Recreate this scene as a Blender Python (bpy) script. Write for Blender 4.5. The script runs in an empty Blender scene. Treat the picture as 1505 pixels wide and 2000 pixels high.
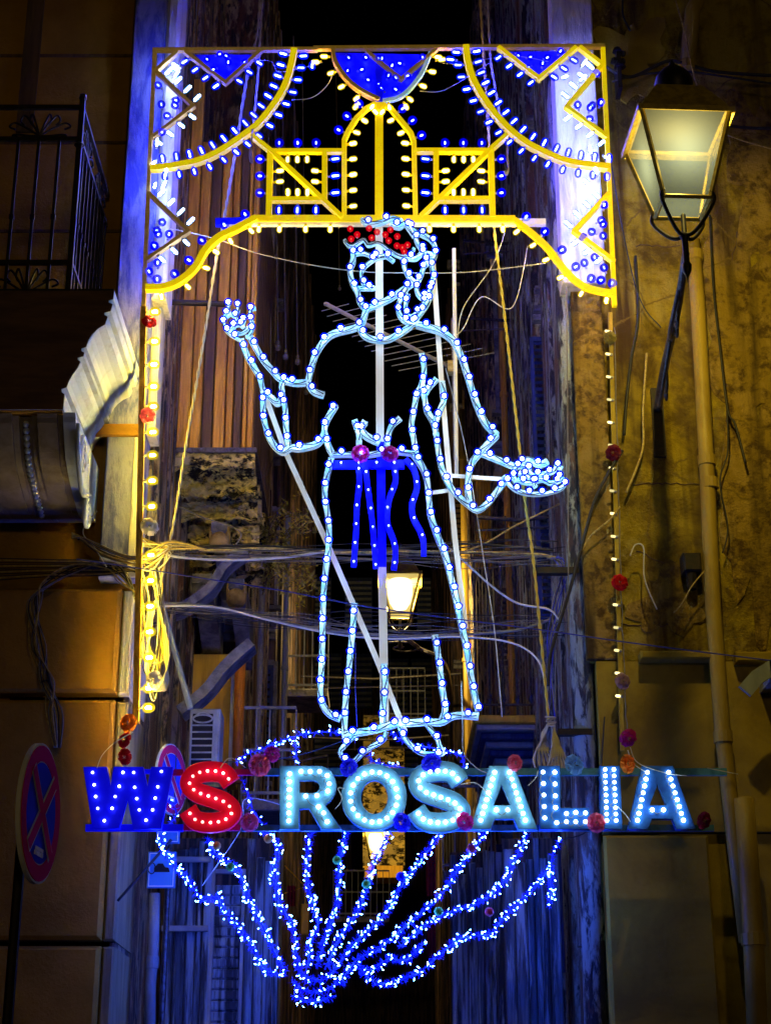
import bpy, math, random
from mathutils import Vector, Matrix
random.seed(7)
rnd = random.random
def U(a, b): return a + (b - a) * rnd()
R = math.radians

# ------------------------------------------------------------------ camera
scn = bpy.context.scene
F = 3250.0; PITCH = R(21.0); CAMZ = 1.6
cam = bpy.data.cameras.new('camera'); cam_o = bpy.data.objects.new('camera', cam)
scn.collection.objects.link(cam_o)
cam_o.location = (0, 0, CAMZ); cam_o.rotation_euler = (R(90) + PITCH, 0, 0)
cam.sensor_fit = 'VERTICAL'; cam.sensor_height = 24.0; cam.lens = 24.0 * F / 2000.0
cam.clip_start = 0.1; cam.clip_end = 600
scn.camera = cam_o
# ------------------------------------------------------------------ world, sun, exposure (night)
w = bpy.data.worlds.new('World'); scn.world = w; w.use_nodes = True
nt = w.node_tree; bg = nt.nodes['Background']
sky = nt.nodes.new('ShaderNodeTexSky'); sky.sky_type = 'NISHITA'; sky.sun_disc = False
sky.sun_elevation = R(-6); sky.sun_rotation = R(200)
nt.links.new(sky.outputs[0], bg.inputs[0]); bg.inputs[1].default_value = 0.004
street_fill = bpy.data.lights.new('street_fill', 'SUN'); street_fill.energy = 0.10; street_fill.color = (1.0, 0.70, 0.28); street_fill.angle = R(4)
street_fill_o = bpy.data.objects.new('street_fill', street_fill); scn.collection.objects.link(street_fill_o)
street_fill_o.rotation_euler = (R(84), 0, R(14))   # faint fill added for the unseen street lamps behind the viewer
scn.view_settings.view_transform = 'Standard'; scn.view_settings.look = 'None'
scn.view_settings.exposure = 0.0; scn.view_settings.gamma = 1.0
scn.view_settings.use_curve_mapping = False
scn.render.engine = 'CYCLES'
scn.cycles.use_denoising = True
scn.cycles.max_bounces = 5; scn.cycles.diffuse_bounces = 3; scn.cycles.transparent_max_bounces = 16
scn.cycles.sample_clamp_indirect = 3.0
scn.cycles.sample_clamp_direct = 0.0
scn.cycles.caustics_reflective = False; scn.cycles.caustics_refractive = False
try: scn.cycles.use_light_tree = True
except Exception: pass

YF = 12.90       # plane of the light frame
YW = 13.30       # the two street fronts
CP, SP = math.cos(PITCH), math.sin(PITCH)
def P(px, py, Y):
    x = (px - 752.5) / F; u = (1000.0 - py) / F
    d = (x, CP - u * SP, SP + u * CP); t = Y / d[1]
    return Vector((d[0] * t, Y, CAMZ + d[2] * t))
def SC(py, Y):
    u = (1000.0 - py) / F
    return Y / (CP - u * SP) / F
def XZ(px, py, Y):
    p = P(px, py, Y); return (p.x, p.z)

# ------------------------------------------------------------------ materials
MATS = {}
def mat(name, base, rough=0.6, metal=0.0, c2=None, scale=4.0, stretch=(1, 1, 1), bump=0.0, bscale=20.0,
        emit=None, es=0.0, c3=None, lo=0.4, hi=0.62, sampling=True, spec=0.3, runs=None):
    m = bpy.data.materials.new(name); m.use_nodes = True; MATS[name] = m
    n, l = m.node_tree.nodes, m.node_tree.links
    b = n['Principled BSDF']
    b.inputs['Base Color'].default_value = (*base, 1); b.inputs['Roughness'].default_value = rough
    b.inputs['Metallic'].default_value = metal; b.inputs['Specular IOR Level'].default_value = spec
    if emit:
        b.inputs['Emission Color'].default_value = (*emit, 1); b.inputs['Emission Strength'].default_value = es
        m.cycles.emission_sampling = 'AUTO' if sampling else 'NONE'
    if c2 or bump:
        g = n.new('ShaderNodeNewGeometry'); mp = n.new('ShaderNodeMapping'); mp.inputs['Scale'].default_value = stretch
        l.new(g.outputs['Position'], mp.inputs[0])
    if c2:
        t = n.new('ShaderNodeTexNoise'); t.inputs['Scale'].default_value = scale; t.inputs['Detail'].default_value = 8
        t.inputs['Roughness'].default_value = 0.65; t.inputs['Distortion'].default_value = 0.4
        l.new(mp.outputs[0], t.inputs['Vector'])
        r = n.new('ShaderNodeValToRGB'); e = r.color_ramp.elements
        e[0].position = lo; e[0].color = (*base, 1); e[1].position = hi; e[1].color = (*c2, 1)
        l.new(t.outputs[0], r.inputs[0]); out = r.outputs[0]
        if c3:
            t2 = n.new('ShaderNodeTexNoise'); t2.inputs['Scale'].default_value = scale * 0.31; t2.inputs['Detail'].default_value = 10
            t2.inputs['Roughness'].default_value = 0.7
            l.new(mp.outputs[0], t2.inputs['Vector'])
            r2 = n.new('ShaderNodeValToRGB'); r2.color_ramp.elements[0].position = 0.5; r2.color_ramp.elements[1].position = 0.58
            l.new(t2.outputs[0], r2.inputs[0])
            mx = n.new('ShaderNodeMix'); mx.data_type = 'RGBA'
            l.new(r2.outputs[0], mx.inputs[0]); l.new(out, mx.inputs[6]); mx.inputs[7].default_value = (*c3, 1)
            out = mx.outputs[2]
        if runs:
            mp2 = n.new('ShaderNodeMapping'); mp2.inputs['Scale'].default_value = (5, 5, .35); l.new(g.outputs['Position'], mp2.inputs[0])
            t4 = n.new('ShaderNodeTexNoise'); t4.inputs['Scale'].default_value = 1.3; t4.inputs['Detail'].default_value = 9; l.new(mp2.outputs[0], t4.inputs['Vector'])
            r4 = n.new('ShaderNodeValToRGB'); r4.color_ramp.elements[0].position = .47; r4.color_ramp.elements[1].position = .66; l.new(t4.outputs[0], r4.inputs[0])
            mx4 = n.new('ShaderNodeMix'); mx4.data_type = 'RGBA'; l.new(r4.outputs[0], mx4.inputs[0]); l.new(out, mx4.inputs[6]); mx4.inputs[7].default_value = (*runs, 1); out = mx4.outputs[2]
            vo = n.new('ShaderNodeTexVoronoi'); vo.feature = 'DISTANCE_TO_EDGE'; vo.inputs['Scale'].default_value = 1.1
            nd = n.new('ShaderNodeTexNoise'); nd.inputs['Scale'].default_value = 3.0; nd.inputs['Detail'].default_value = 8
            va = n.new('ShaderNodeMix'); va.data_type = 'VECTOR'; va.inputs[0].default_value = .22; l.new(g.outputs['Position'], nd.inputs['Vector']); l.new(g.outputs['Position'], va.inputs[4]); l.new(nd.outputs['Color'], va.inputs[5]); l.new(va.outputs[1], vo.inputs['Vector'])
            rc = n.new('ShaderNodeValToRGB'); rc.color_ramp.elements[0].color = (1, 1, 1, 1); rc.color_ramp.elements[1].color = (0, 0, 0, 1); rc.color_ramp.elements[0].position = .002; rc.color_ramp.elements[1].position = .012; l.new(vo.outputs['Distance'], rc.inputs[0])
            mc = n.new('ShaderNodeMix'); mc.data_type = 'RGBA'; l.new(rc.outputs[0], mc.inputs[0]); l.new(out, mc.inputs[6]); mc.inputs[7].default_value = (.24, .16, .02, 1); out = mc.outputs[2]
        l.new(out, b.inputs['Base Color'])
    if bump:
        t3 = n.new('ShaderNodeTexNoise'); t3.inputs['Scale'].default_value = bscale; t3.inputs['Detail'].default_value = 9
        t3.inputs['Roughness'].default_value = 0.7
        l.new(mp.outputs[0], t3.inputs['Vector'])
        bp = n.new('ShaderNodeBump'); bp.inputs['Strength'].default_value = bump; bp.inputs['Distance'].default_value = 0.05
        l.new(t3.outputs[0], bp.inputs['Height']); l.new(bp.outputs[0], b.inputs['Normal'])
    return m
def emis(name, col, s, sampling=True):
    m = bpy.data.materials.new(name); m.use_nodes = True; MATS[name] = m
    n, l = m.node_tree.nodes, m.node_tree.links; n.clear()
    o = n.new('ShaderNodeOutputMaterial'); e = n.new('ShaderNodeEmission')
    e.inputs[0].default_value = (*col, 1); e.inputs[1].default_value = s
    l.new(e.outputs[0], o.inputs[0]); m.cycles.emission_sampling = 'AUTO' if sampling else 'NONE'
    return m
def vary(name, lo, hi):
    m = MATS[name]; n, l = m.node_tree.nodes, m.node_tree.links
    e = [x for x in n if x.type == 'EMISSION'][0]; oi = n.new('ShaderNodeObjectInfo'); mr = n.new('ShaderNodeMapRange'); s0 = e.inputs[1].default_value
    mr.inputs['To Min'].default_value = s0 * lo; mr.inputs['To Max'].default_value = s0 * hi
    l.new(oi.outputs['Random'], mr.inputs['Value']); l.new(mr.outputs[0], e.inputs[1])
def glow(name, col, s, transp=0.5):
    # coloured glass shell: lets the core through, its emission paints the halo around it
    m = bpy.data.materials.new(name); m.use_nodes = True; MATS[name] = m
    n, l = m.node_tree.nodes, m.node_tree.links; n.clear()
    o = n.new('ShaderNodeOutputMaterial'); e = n.new('ShaderNodeEmission'); t = n.new('ShaderNodeBsdfTransparent')
    mx = n.new('ShaderNodeMixShader')
    e.inputs[0].default_value = (*col, 1); e.inputs[1].default_value = s
    mx.inputs[0].default_value = 1 - transp
    l.new(t.outputs[0], mx.inputs[1]); l.new(e.outputs[0], mx.inputs[2]); l.new(mx.outputs[0], o.inputs[0])
    m.cycles.emission_sampling = 'NONE'
    return m
mat('front_shade', (0.16, 0.075, 0.02), 0.7, c2=(0.09, 0.04, 0.012), scale=3, stretch=(.5, 1, 4), bump=.3, bscale=14)  # darker copy of the balcony stucco, shade of the front in its colour
mat('corner_bluelit', (0.30, 0.32, 0.62), 0.8, c2=(0.10, 0.12, 0.45), scale=2.6, stretch=(3, 3, .8), bump=0.4, bscale=12, lo=.46, hi=.6)  # blue light of the bulbs put into the wall colour
mat('quoin_plaster', (0.42, 0.33, 0.16), 0.8, c2=(0.26, 0.20, 0.10), scale=2.6, stretch=(3, 3, .5), bump=.4, bscale=14)
mat('console_shade', (0.30, 0.26, 0.24), 0.6, c2=(0.2, 0.16, 0.13), scale=5, bump=0.2, bscale=20)  # shaded copy of the stucco for the console front
mat('ochre', (0.50, 0.36, 0.015), 0.9, c2=(0.17, 0.11, 0.008), scale=3.4, bump=1.0, bscale=38, c3=(0.56, 0.42, 0.06), lo=0.42, hi=0.60, runs=(.09, .05, .01))
mat('ochre_rough', (0.38, 0.25, 0.03), 0.95, c2=(0.12, 0.07, 0.015), scale=9, bump=1.0, bscale=26, c3=(0.45, 0.30, 0.06), lo=0.45, hi=0.6, runs=(.08, .05, .01))
mat('ochre_smooth', (0.38, 0.27, 0.02), 0.85, c2=(0.22, 0.15, 0.012), scale=1.4, bump=0.25, bscale=30)
mat('brown_wall', (0.42, 0.22, 0.02), 0.85, c2=(0.30, 0.15, 0.012), scale=1.6, bump=0.3, bscale=24)
mat('corner_plaster', (0.80, 0.76, 0.70), 0.8, c2=(0.35, 0.30, 0.25), scale=2.2, stretch=(3, 3, .35), bump=0.5, bscale=12, lo=.5, hi=.68)
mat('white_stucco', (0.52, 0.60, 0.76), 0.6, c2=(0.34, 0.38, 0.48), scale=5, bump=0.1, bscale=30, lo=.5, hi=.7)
mat('alley_left', (0.50, 0.38, 0.20), 0.42, c2=(0.02, 0.018, 0.02), scale=3.4, stretch=(3, 3, 0.9), bump=1.0, bscale=16, c3=(0.16, 0.07, 0.03), lo=.45, hi=.53, spec=.6)
mat('alley_right', (0.46, 0.52, 0.42), 0.40, c2=(0.02, 0.02, 0.025), scale=3.8, stretch=(3, 3, 0.8), bump=1.0, bscale=16, c3=(0.20, 0.11, 0.06), lo=.46, hi=.54, spec=.6)
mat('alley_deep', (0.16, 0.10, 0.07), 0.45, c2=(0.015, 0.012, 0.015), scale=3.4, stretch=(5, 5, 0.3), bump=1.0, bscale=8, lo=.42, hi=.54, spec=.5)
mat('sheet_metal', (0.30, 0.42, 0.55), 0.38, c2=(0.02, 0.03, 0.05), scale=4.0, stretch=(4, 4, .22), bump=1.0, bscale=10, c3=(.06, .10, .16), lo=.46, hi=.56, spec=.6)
mat('board', (0.78, 0.42, 0.04), 0.55, c2=(0.45, 0.20, 0.02), scale=3.5, stretch=(5, 5, .4), bump=0.3, bscale=12)
mat('board_dark', (0.16, 0.09, 0.03), 0.6, c2=(0.08, 0.05, 0.02), scale=3.5, stretch=(5, 5, .4), bump=0.3, bscale=12)
mat('board_pale', (0.55, 0.44, 0.34), 0.6, c2=(0.25, 0.18, 0.15), scale=3.5, stretch=(5, 5, .3), bump=0.3, bscale=12)
mat('rotten', (0.9, 0.72, 0.22), 0.9, c2=(0.02, 0.017, 0.01), scale=7, stretch=(.8, .8, 1.4), bump=1.0, bscale=16, c3=(.60, .50, .22), lo=.46, hi=.53)
mat('stone_grey', (0.30, 0.30, 0.30), 0.8, c2=(0.10, 0.10, 0.12), scale=5, bump=0.6, bscale=16)
mat('stone_warm', (0.55, 0.38, 0.10), 0.8, c2=(0.3, 0.2, 0.05), scale=8, bump=0.5, bscale=18)
mat('iron', (0.012, 0.012, 0.014), 0.45, metal=0.3, c2=(.03, .02, .015), scale=20)
mat('iron_pale', (0.10, 0.10, 0.11), 0.4, metal=0.5, c2=(.04, .03, .025), scale=20)
mat('lamp_metal', (0.62, 0.46, 0.06), 0.5, metal=0.2, c2=(.35, .25, .04), scale=16)
mat('pipe_paint', (0.40, 0.28, 0.04), 0.45, c2=(0.28, 0.19, 0.03), scale=3, stretch=(1, 1, .4), bump=.15, bscale=10)
mat('pipe_blue', (0.30, 0.34, 0.38), 0.45, c2=(0.18, 0.2, 0.22), scale=3, stretch=(1, 1, .4))
mat('pipe_orange', (0.60, 0.20, 0.02), 0.5, c2=(0.4, 0.12, 0.01), scale=3)
mat('wood_yellow', (0.80, 0.55, 0.02), 0.55, c2=(0.62, 0.38, 0.02), scale=7, stretch=(1, 1, 1), bump=.2, bscale=30, emit=(1.0, 0.72, 0.0), es=0.62, sampling=False)  # wood bars glow to stand in for the bulbs' light on them
mat('wood_tan', (0.62, 0.40, 0.10), 0.6, c2=(0.36, 0.20, 0.05), scale=8, bump=.3, bscale=30, emit=(.9, .5, .05), es=0.10, sampling=False)  # back-lit copy of the yellow bars, with a faint painted glow
mat('wood_post', (0.62, 0.38, 0.06), 0.6, c2=(0.30, 0.16, 0.03), scale=9, stretch=(2, 2, .5), bump=.4, bscale=30)
mat('wood_post_right', (0.50, 0.36, 0.03), 0.6, c2=(0.34, 0.24, 0.02), scale=9, stretch=(2, 2, .5), bump=.4, bscale=30)
mat('white_pole', (0.82, 0.80, 0.76), 0.5, c2=(0.70, 0.62, 0.5), scale=3, stretch=(1, 1, .5), emit=(.9, .85, .7), es=0.25, sampling=False)  # emission adds the bulbs' spill to the plain poles
mat('channel', (0.74, 0.84, 0.86), 0.45, c2=(0.10, 0.50, 0.75), scale=11, lo=.4, hi=.6, emit=(0.50, 0.72, 0.85), es=0.34, sampling=False)  # light of the bulbs painted into the channel by emission
mat('blue_glow_paint', (0.01, 0.01, 0.85), 0.5, c2=(0.02, 0.05, .9), scale=8, emit=(0.0, 0.0, 1.0), es=0.45, sampling=False)  # blue parts are no lamps; their lit look is emitted
mat('blue_film', (0.01, 0.01, 0.8), 0.4, c2=(.05, .06, .9), scale=9, emit=(0, 0, 1.0), es=0.30, sampling=False)  # film emission imitates light from the bulbs in front
mat('letter_blue', (0.005, 0.005, 0.90), 0.5, c2=(0.01, 0.02, .8), scale=10, emit=(0, 0, 1.0), es=0.35, sampling=False)  # painted letter face, its lit look added as emission
mat('letter_red', (0.85, 0.01, 0.05), 0.45, c2=(0.75, 0.005, .12), scale=10, emit=(1, 0, 0.02), es=0.2, sampling=False)  # red face with the bulbs' glow put into the material
mat('letter_cyan', (0.22, 0.56, 0.80), 0.45, c2=(0.12, 0.42, .75), scale=9, bump=.1, bscale=20)
mat('letter_deep', (0.03, 0.17, 0.55), 0.45, c2=(0.015, 0.10, .45), scale=9, bump=.1, bscale=20)
mat('rail_cyan', (0.12, 0.40, 0.50), 0.5, c2=(0.05, 0.22, .32), scale=9, bump=.1, bscale=20)
mat('black_wire', (0.01, 0.01, 0.012), 0.5)
mat('rope', (0.62, 0.56, 0.44), 0.8)
mat('rope_yellow', (0.75, 0.58, 0.12), 0.8)
mat('cable_grey', (0.26, 0.25, 0.22), 0.5, c2=(.2, .18, .16), scale=30)
mat('cable_dim', (0.20, 0.17, 0.12), 0.6)
mat('cable_dark', (0.03, 0.03, 0.035), 0.5)
mat('cable_white', (0.75, 0.72, 0.65), 0.5)
mat('cable_blue', (0.05, 0.06, 0.45), 0.5)
mat('cable_warm', (0.62, 0.48, 0.15), 0.5, c2=(.3, .2, .08), scale=30)
mat('socket', (0.55, 0.55, 0.5), 0.5)
mat('socket_yellow', (0.75, 0.55, 0.05), 0.5, emit=(1, .7, 0), es=.4, sampling=False)  # plain socket given the glow of its bulb
mat('sign_red', (0.70, 0.03, 0.16), 0.9, spec=0.0)
mat('sign_blue', (0.05, 0.07, 0.85), 0.9, spec=0.0)
mat('sign_white', (0.9, 0.9, 0.9), 0.9, spec=0.0)
mat('sign_sky', (0.05, 0.25, 0.65), 0.4)
mat('ac_white', (0.36, 0.38, 0.38), 0.5, c2=(.22, .23, .24), scale=5)
mat('dark', (0.008, 0.008, 0.012), 0.8)
mat('roof_dark', (0.05, 0.045, 0.03), 0.9)  # lantern roof underside, darkened to hold down the lamp's light on it
mat('leaf', (0.22, 0.22, 0.04), 0.6, c2=(0.38, 0.30, 0.05), scale=12)
mat('twig', (0.12, 0.08, 0.03), 0.8)
mat('banner_red', (0.30, 0.01, 0.06), 0.8, c2=(.15, .005, .03), scale=6)
mat('paving', (0.035, 0.033, 0.03), 0.8, c2=(0.02, 0.02, 0.02), scale=5, bump=.4, bscale=10)
mat('shutter_blue', (0.03, 0.06, 0.20), 0.6, c2=(0.015, 0.03, 0.10), scale=4, stretch=(4, 4, .3))
mat('shutter_brown', (0.22, 0.15, 0.08), 0.6, c2=(0.1, 0.07, 0.04), scale=4, stretch=(4, 4, .3))
mat('curtain_yellow', (0.75, 0.45, 0.03), 0.6, c2=(.55, .30, .02), scale=3, stretch=(4, 4, .3))
mat('halo_blades', (0.02, 0.03, 0.80), 0.4, emit=(0.0, 0.0, 1.0), es=0.75, sampling=False)  # thin blue blades added to imitate the bulbs' halo, glowing by themselves
for nme, c in dict(petal_red=(.60, .01, .02), petal_pink=(.80, .12, .22), petal_white=(.85, .80, .75), petal_orange=(.85, .22, .02),
                   petal_blue=(.02, .02, .75), petal_sky=(.25, .50, .85), petal_magenta=(.60, .02, .22), petal_mauve=(.45, .30, .40),
                   petal_dark=(.22, .01, .03), petal_olive=(.30, .26, .05), ball_green=(.12, .55, .05), ball_orange=(.8, .3, .03), ball_red=(.6, .02, .05)).items():
    m_ = mat(nme, c, 0.5)
    if nme.startswith('petal'):
        n_, l_ = m_.node_tree.nodes, m_.node_tree.links; tr = n_.new('ShaderNodeBsdfTranslucent'); tr.inputs[0].default_value = (*[min(1, v * 1.15) for v in c], 1)
        mx_ = n_.new('ShaderNodeMixShader'); mx_.inputs[0].default_value = .5; l_.new(n_['Principled BSDF'].outputs[0], mx_.inputs[1]); l_.new(tr.outputs[0], mx_.inputs[2]); l_.new(mx_.outputs[0], n_['Material Output'].inputs[0])
emis('core_white', (0.36, 0.48, 1.0), 190)
emis('core_blue', (0.012, 0.018, 1.0), 750)
emis('core_fig', (0.30, 0.56, 1.0), 140)
emis('core_yellow', (1.0, 0.62, 0.10), 260)
emis('core_yellow_strong', (1.0, 0.70, 0.06), 1050)
emis('core_yellow_dim', (1.0, 0.84, 0.34), 2.2)
emis('core_red', (1.0, 0.25, 0.12), 3.0)
emis('core_tiny', (0.03, 0.10, 1.0), 330)
emis('core_letter', (0.55, 0.80, 1.0), 15)
emis('core_letter_w', (0.35, 0.38, 1.0), 14)
emis('core_letter_s', (1.0, 0.45, 0.40), 8)
glow('glass_blue', (0.0, 0.0, 1.0), 1.1, .35)
glow('halo_blue', (0.0, 0.01, 1.0), 1.15, .42)
glow('halo_cyan', (0.02, 0.35, .9), 0.8, .55)
glow('glass_yellow', (1.0, 0.74, 0.02), 1.0, .45)
glow('glass_red', (0.9, 0.0, 0.01), 0.75, .30)
glow('pane_dim', (0.38, 0.42, 0.01), 0.8, .45)
glow('pane_bright', (1.0, 0.72, 0.18), 1.1, .45)
for nm_ in ('core_white', 'core_blue', 'core_fig', 'core_yellow', 'core_yellow_strong', 'core_yellow_dim'): vary(nm_, .35, 1.5)
for nm_ in ('core_letter', 'core_letter_w', 'core_letter_s', 'core_red'): vary(nm_, .5, 1.4)
for nm_ in ('halo_blue', 'halo_cyan', 'glass_blue', 'glass_yellow'): vary(nm_, .55, 1.35)
def frost(name, col, transp):
    m = bpy.data.materials.new(name); m.use_nodes = True; MATS[name] = m
    n, l = m.node_tree.nodes, m.node_tree.links; n.clear()
    o = n.new('ShaderNodeOutputMaterial'); a = n.new('ShaderNodeBsdfTranslucent'); t = n.new('ShaderNodeBsdfTransparent'); mx = n.new('ShaderNodeMixShader')
    a.inputs[0].default_value = (*col, 1); mx.inputs[0].default_value = 1 - transp
    l.new(t.outputs[0], mx.inputs[1]); l.new(a.outputs[0], mx.inputs[2]); l.new(mx.outputs[0], o.inputs[0]); return m
frost('pane_frost', (0.0058, 0.0082, 0.022), .05)
frost('pane_clear', (0.003, 0.004, 0.006), .72)
emis('diffuser_dim', (0.28, 0.26, 0.62), .8, False)
emis('diffuser_bright', (1.0, 0.85, 0.45), 6.0, False)

# ------------------------------------------------------------------ mesh helpers
COL = scn.collection
class MB:
    def __init__(s): s.v = []; s.f = []; s.m = []
    def add(s, vs, fs, mi=0):
        o = len(s.v); s.v += [tuple(v) for v in vs]
        for f in fs: s.f.append([o + i for i in f]); s.m.append(mi)
    def box(s, x0, y0, z0, x1, y1, z1, mi=0):
        vs = [(x, y, z) for x in (x0, x1) for y in (y0, y1) for z in (z0, z1)]
        s.add(vs, [(0, 1, 3, 2), (4, 6, 7, 5), (0, 4, 5, 1), (2, 3, 7, 6), (0, 2, 6, 4), (1, 5, 7, 3)], mi)
    def bbox(s, x0, y0, z0, x1, y1, z1, b=0.01, mi=0):   # box with bevelled front (-Y) edge
        s.add([(x0, y1, z0), (x1, y1, z0), (x1, y1, z1), (x0, y1, z1), (x0, y0 + b, z0), (x1, y0 + b, z0), (x1, y0 + b, z1), (x0, y0 + b, z1),
               (x0 + b, y0, z0 + b), (x1 - b, y0, z0 + b), (x1 - b, y0, z1 - b), (x0 + b, y0, z1 - b)],
              [(0, 3, 2, 1), (8, 9, 10, 11), (0, 1, 5, 4), (1, 2, 6, 5), (2, 3, 7, 6), (3, 0, 4, 7), (4, 5, 9, 8), (5, 6, 10, 9), (6, 7, 11, 10), (7, 4, 8, 11)], mi)
    def tube(s, pts, r, n=6, mi=0, cap=True, r2=None):
        pts = [Vector(p) for p in pts]; N = len(pts)
        if N < 2: return
        t0 = (pts[1] - pts[0]).normalized()
        up = Vector((0, 1, 0)) if abs(t0.y) < 0.9 else Vector((1, 0, 0))
        a = t0.cross(up).normalized(); vs = []
        for i, p in enumerate(pts):
            t = (pts[min(i + 1, N - 1)] - pts[max(i - 1, 0)])
            t = t.normalized() if t.length > 1e-9 else t0
            a = (a - t * a.dot(t)); a = a.normalized() if a.length > 1e-6 else t.orthogonal().normalized()
            b = t.cross(a)
            rr = r if r2 is None else r + (r2 - r) * i / (N - 1)
            for k in range(n):
                th = 2 * math.pi * k / n
                vs.append(p + (a * math.cos(th) + b * math.sin(th)) * rr)
        fs = [(i * n + k, i * n + (k + 1) % n, (i + 1) * n + (k + 1) % n, (i + 1) * n + k) for i in range(N - 1) for k in range(n)]
        if cap: fs += [tuple(range(n))[::-1], tuple((N - 1) * n + k for k in range(n))]
        s.add(vs, fs, mi)
    def lathe(s, prof, n=10, mi=0, o=(0, 0, 0)):
        vs = []; o = Vector(o)
        for (r, z) in prof:
            for k in range(n):
                th = 2 * math.pi * k / n; vs.append((o.x + r * math.cos(th), o.y + r * math.sin(th), o.z + z))
        L = len(prof)
        s.add(vs, [(i * n + k, i * n + (k + 1) % n, (i + 1) * n + (k + 1) % n, (i + 1) * n + k) for i in range(L - 1) for k in range(n)], mi)
    def ribbon(s, pts, wd, y0, y1, mi=0):      # flat bar of width wd along (x,z) points, from y0 to y1
        N = len(pts); L = []; Rr = []
        for i, (x, z) in enumerate(pts):
            a = pts[max(i - 1, 0)]; b = pts[min(i + 1, N - 1)]
            d1 = Vector((x - a[0], z - a[1])) if i > 0 else Vector((b[0] - x, b[1] - z))
            d2 = Vector((b[0] - x, b[1] - z)) if i < N - 1 else d1
            if d1.length < 1e-9: d1 = d2
            if d2.length < 1e-9: d2 = d1
            d1.normalize(); d2.normalize()
            n1 = Vector((-d1.y, d1.x)); n2 = Vector((-d2.y, d2.x)); n = n1 + n2
            n = n.normalized() if n.length > 1e-6 else n1
            k = wd / 2 / max(0.5, n.dot(n1))
            L.append((x + n.x * k, z + n.y * k)); Rr.append((x - n.x * k, z - n.y * k))
        vs = []
        for i in range(N):
            vs += [(L[i][0], y0, L[i][1]), (Rr[i][0], y0, Rr[i][1]), (Rr[i][0], y1, Rr[i][1]), (L[i][0], y1, L[i][1])]
        fs = []
        for i in range(N - 1):
            a = 4 * i; b = a + 4
            for k in range(4): fs.append((a + k, a + (k + 1) % 4, b + (k + 1) % 4, b + k))
        fs += [(0, 3, 2, 1), (4 * N - 4, 4 * N - 3, 4 * N - 2, 4 * N - 1)]
        s.add(vs, fs, mi)
    def prism(s, pts, d0, d1, axis='y', mi=0):  # convex-ish polygon extruded
        N = len(pts)
        if axis == 'y': f = lambda p, d: (p[0], d, p[1])
        else: f = lambda p, d: (d, p[0], p[1])
        vs = [f(p, d0) for p in pts] + [f(p, d1) for p in pts]
        s.add(vs, [tuple(range(N)), tuple(range(2 * N - 1, N - 1, -1))] + [(i, (i + 1) % N, N + (i + 1) % N, N + i) for i in range(N)], mi)
    def mesh(s, name, mats, smooth=False):
        me = bpy.data.meshes.new(name); me.from_pydata(s.v, [], s.f)
        for m in (mats if isinstance(mats, (list, tuple)) else [mats]): me.materials.append(MATS[m] if isinstance(m, str) else m)
        me.polygons.foreach_set('material_index', s.m)
        if smooth: me.polygons.foreach_set('use_smooth', [True] * len(s.f))
        me.validate(); me.update(); return me
    def obj(s, name, mats, parent=None, smooth=False, label=None):
        return link(name, s.mesh(name, mats, smooth), parent, label)
def link(name, me, parent=None, label=None, M=None):
    o = bpy.data.objects.new(name, me); COL.objects.link(o)
    if parent is not None:
        o.parent = parent; o.matrix_parent_inverse = Matrix.Translation(parent.location).inverted() if parent.parent is None else Matrix.Identity(4)
        if parent.parent is not None:
            o.matrix_parent_inverse = (Matrix.Translation(parent.parent.location)).inverted() if False else WM[parent.name].inverted()
    W = M if M is not None else Matrix.Identity(4)
    o.matrix_basis = W
    WM[o.name] = (W if parent is None else W) .copy()
    if label: o['label'] = label
    return o
WM = {}
def tag(o, label, cat, group=None, kind=None):
    if label: o['label'] = label
    if cat: o['category'] = cat
    if group: o['group'] = group
    if kind: o['kind'] = kind
    return o
def thing(name, loc, label, cat, group=None):
    o = bpy.data.objects.new(name, None); COL.objects.link(o); o.location = loc; o.empty_display_size = .1
    WM[o.name] = Matrix.Translation(Vector(loc))
    return tag(o, label, cat, group)
def struct(mb, name, mats, smooth=False):
    o = mb.obj(name, mats, smooth=smooth); o['kind'] = 'structure'; return o
def cr(pts, n=6):   # Catmull-Rom through any-dimensional points
    if len(pts) < 3: return [tuple(p) for p in pts]
    Q = [pts[0]] + list(pts) + [pts[-1]]; out = []
    for i in range(1, len(Q) - 2):
        p0, p1, p2, p3 = Q[i - 1:i + 3]
        for k in range(n):
            t = k / n
            out.append(tuple(0.5 * (2 * b + (c - a) * t + (2 * a - 5 * b + 4 * c - d) * t * t + (3 * b - a - 3 * c + d) * t ** 3) for a, b, c, d in zip(p0, p1, p2, p3)))
    out.append(tuple(pts[-1])); return out
def resample(pts, step, off=0.5):
    out = []; acc = -step * off
    for a, b in zip(pts[:-1], pts[1:]):
        L = math.dist(a, b)
        if L < 1e-9: continue
        while acc + L >= 0:
            t = (-acc) / L
            if t > 1: break
            out.append((tuple(p + (q - p) * t for p, q in zip(a, b)), tuple((q - p) / L for p, q in zip(a, b))))
            acc -= step
        acc += L
    return out
def aim(pos, d, up=(0, 1, 0), s=1.0):      # local +Z along d
    z = Vector(d).normalized(); u = Vector(up)
    if abs(z.dot(u)) > .95: u = Vector((1, 0, 0))
    x = u.cross(z).normalized(); y = z.cross(x)
    M = Matrix((x, y, z)).transposed().to_4x4()
    return Matrix.Translation(Vector(pos)) @ M @ Matrix.Scale(s, 4)

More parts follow.
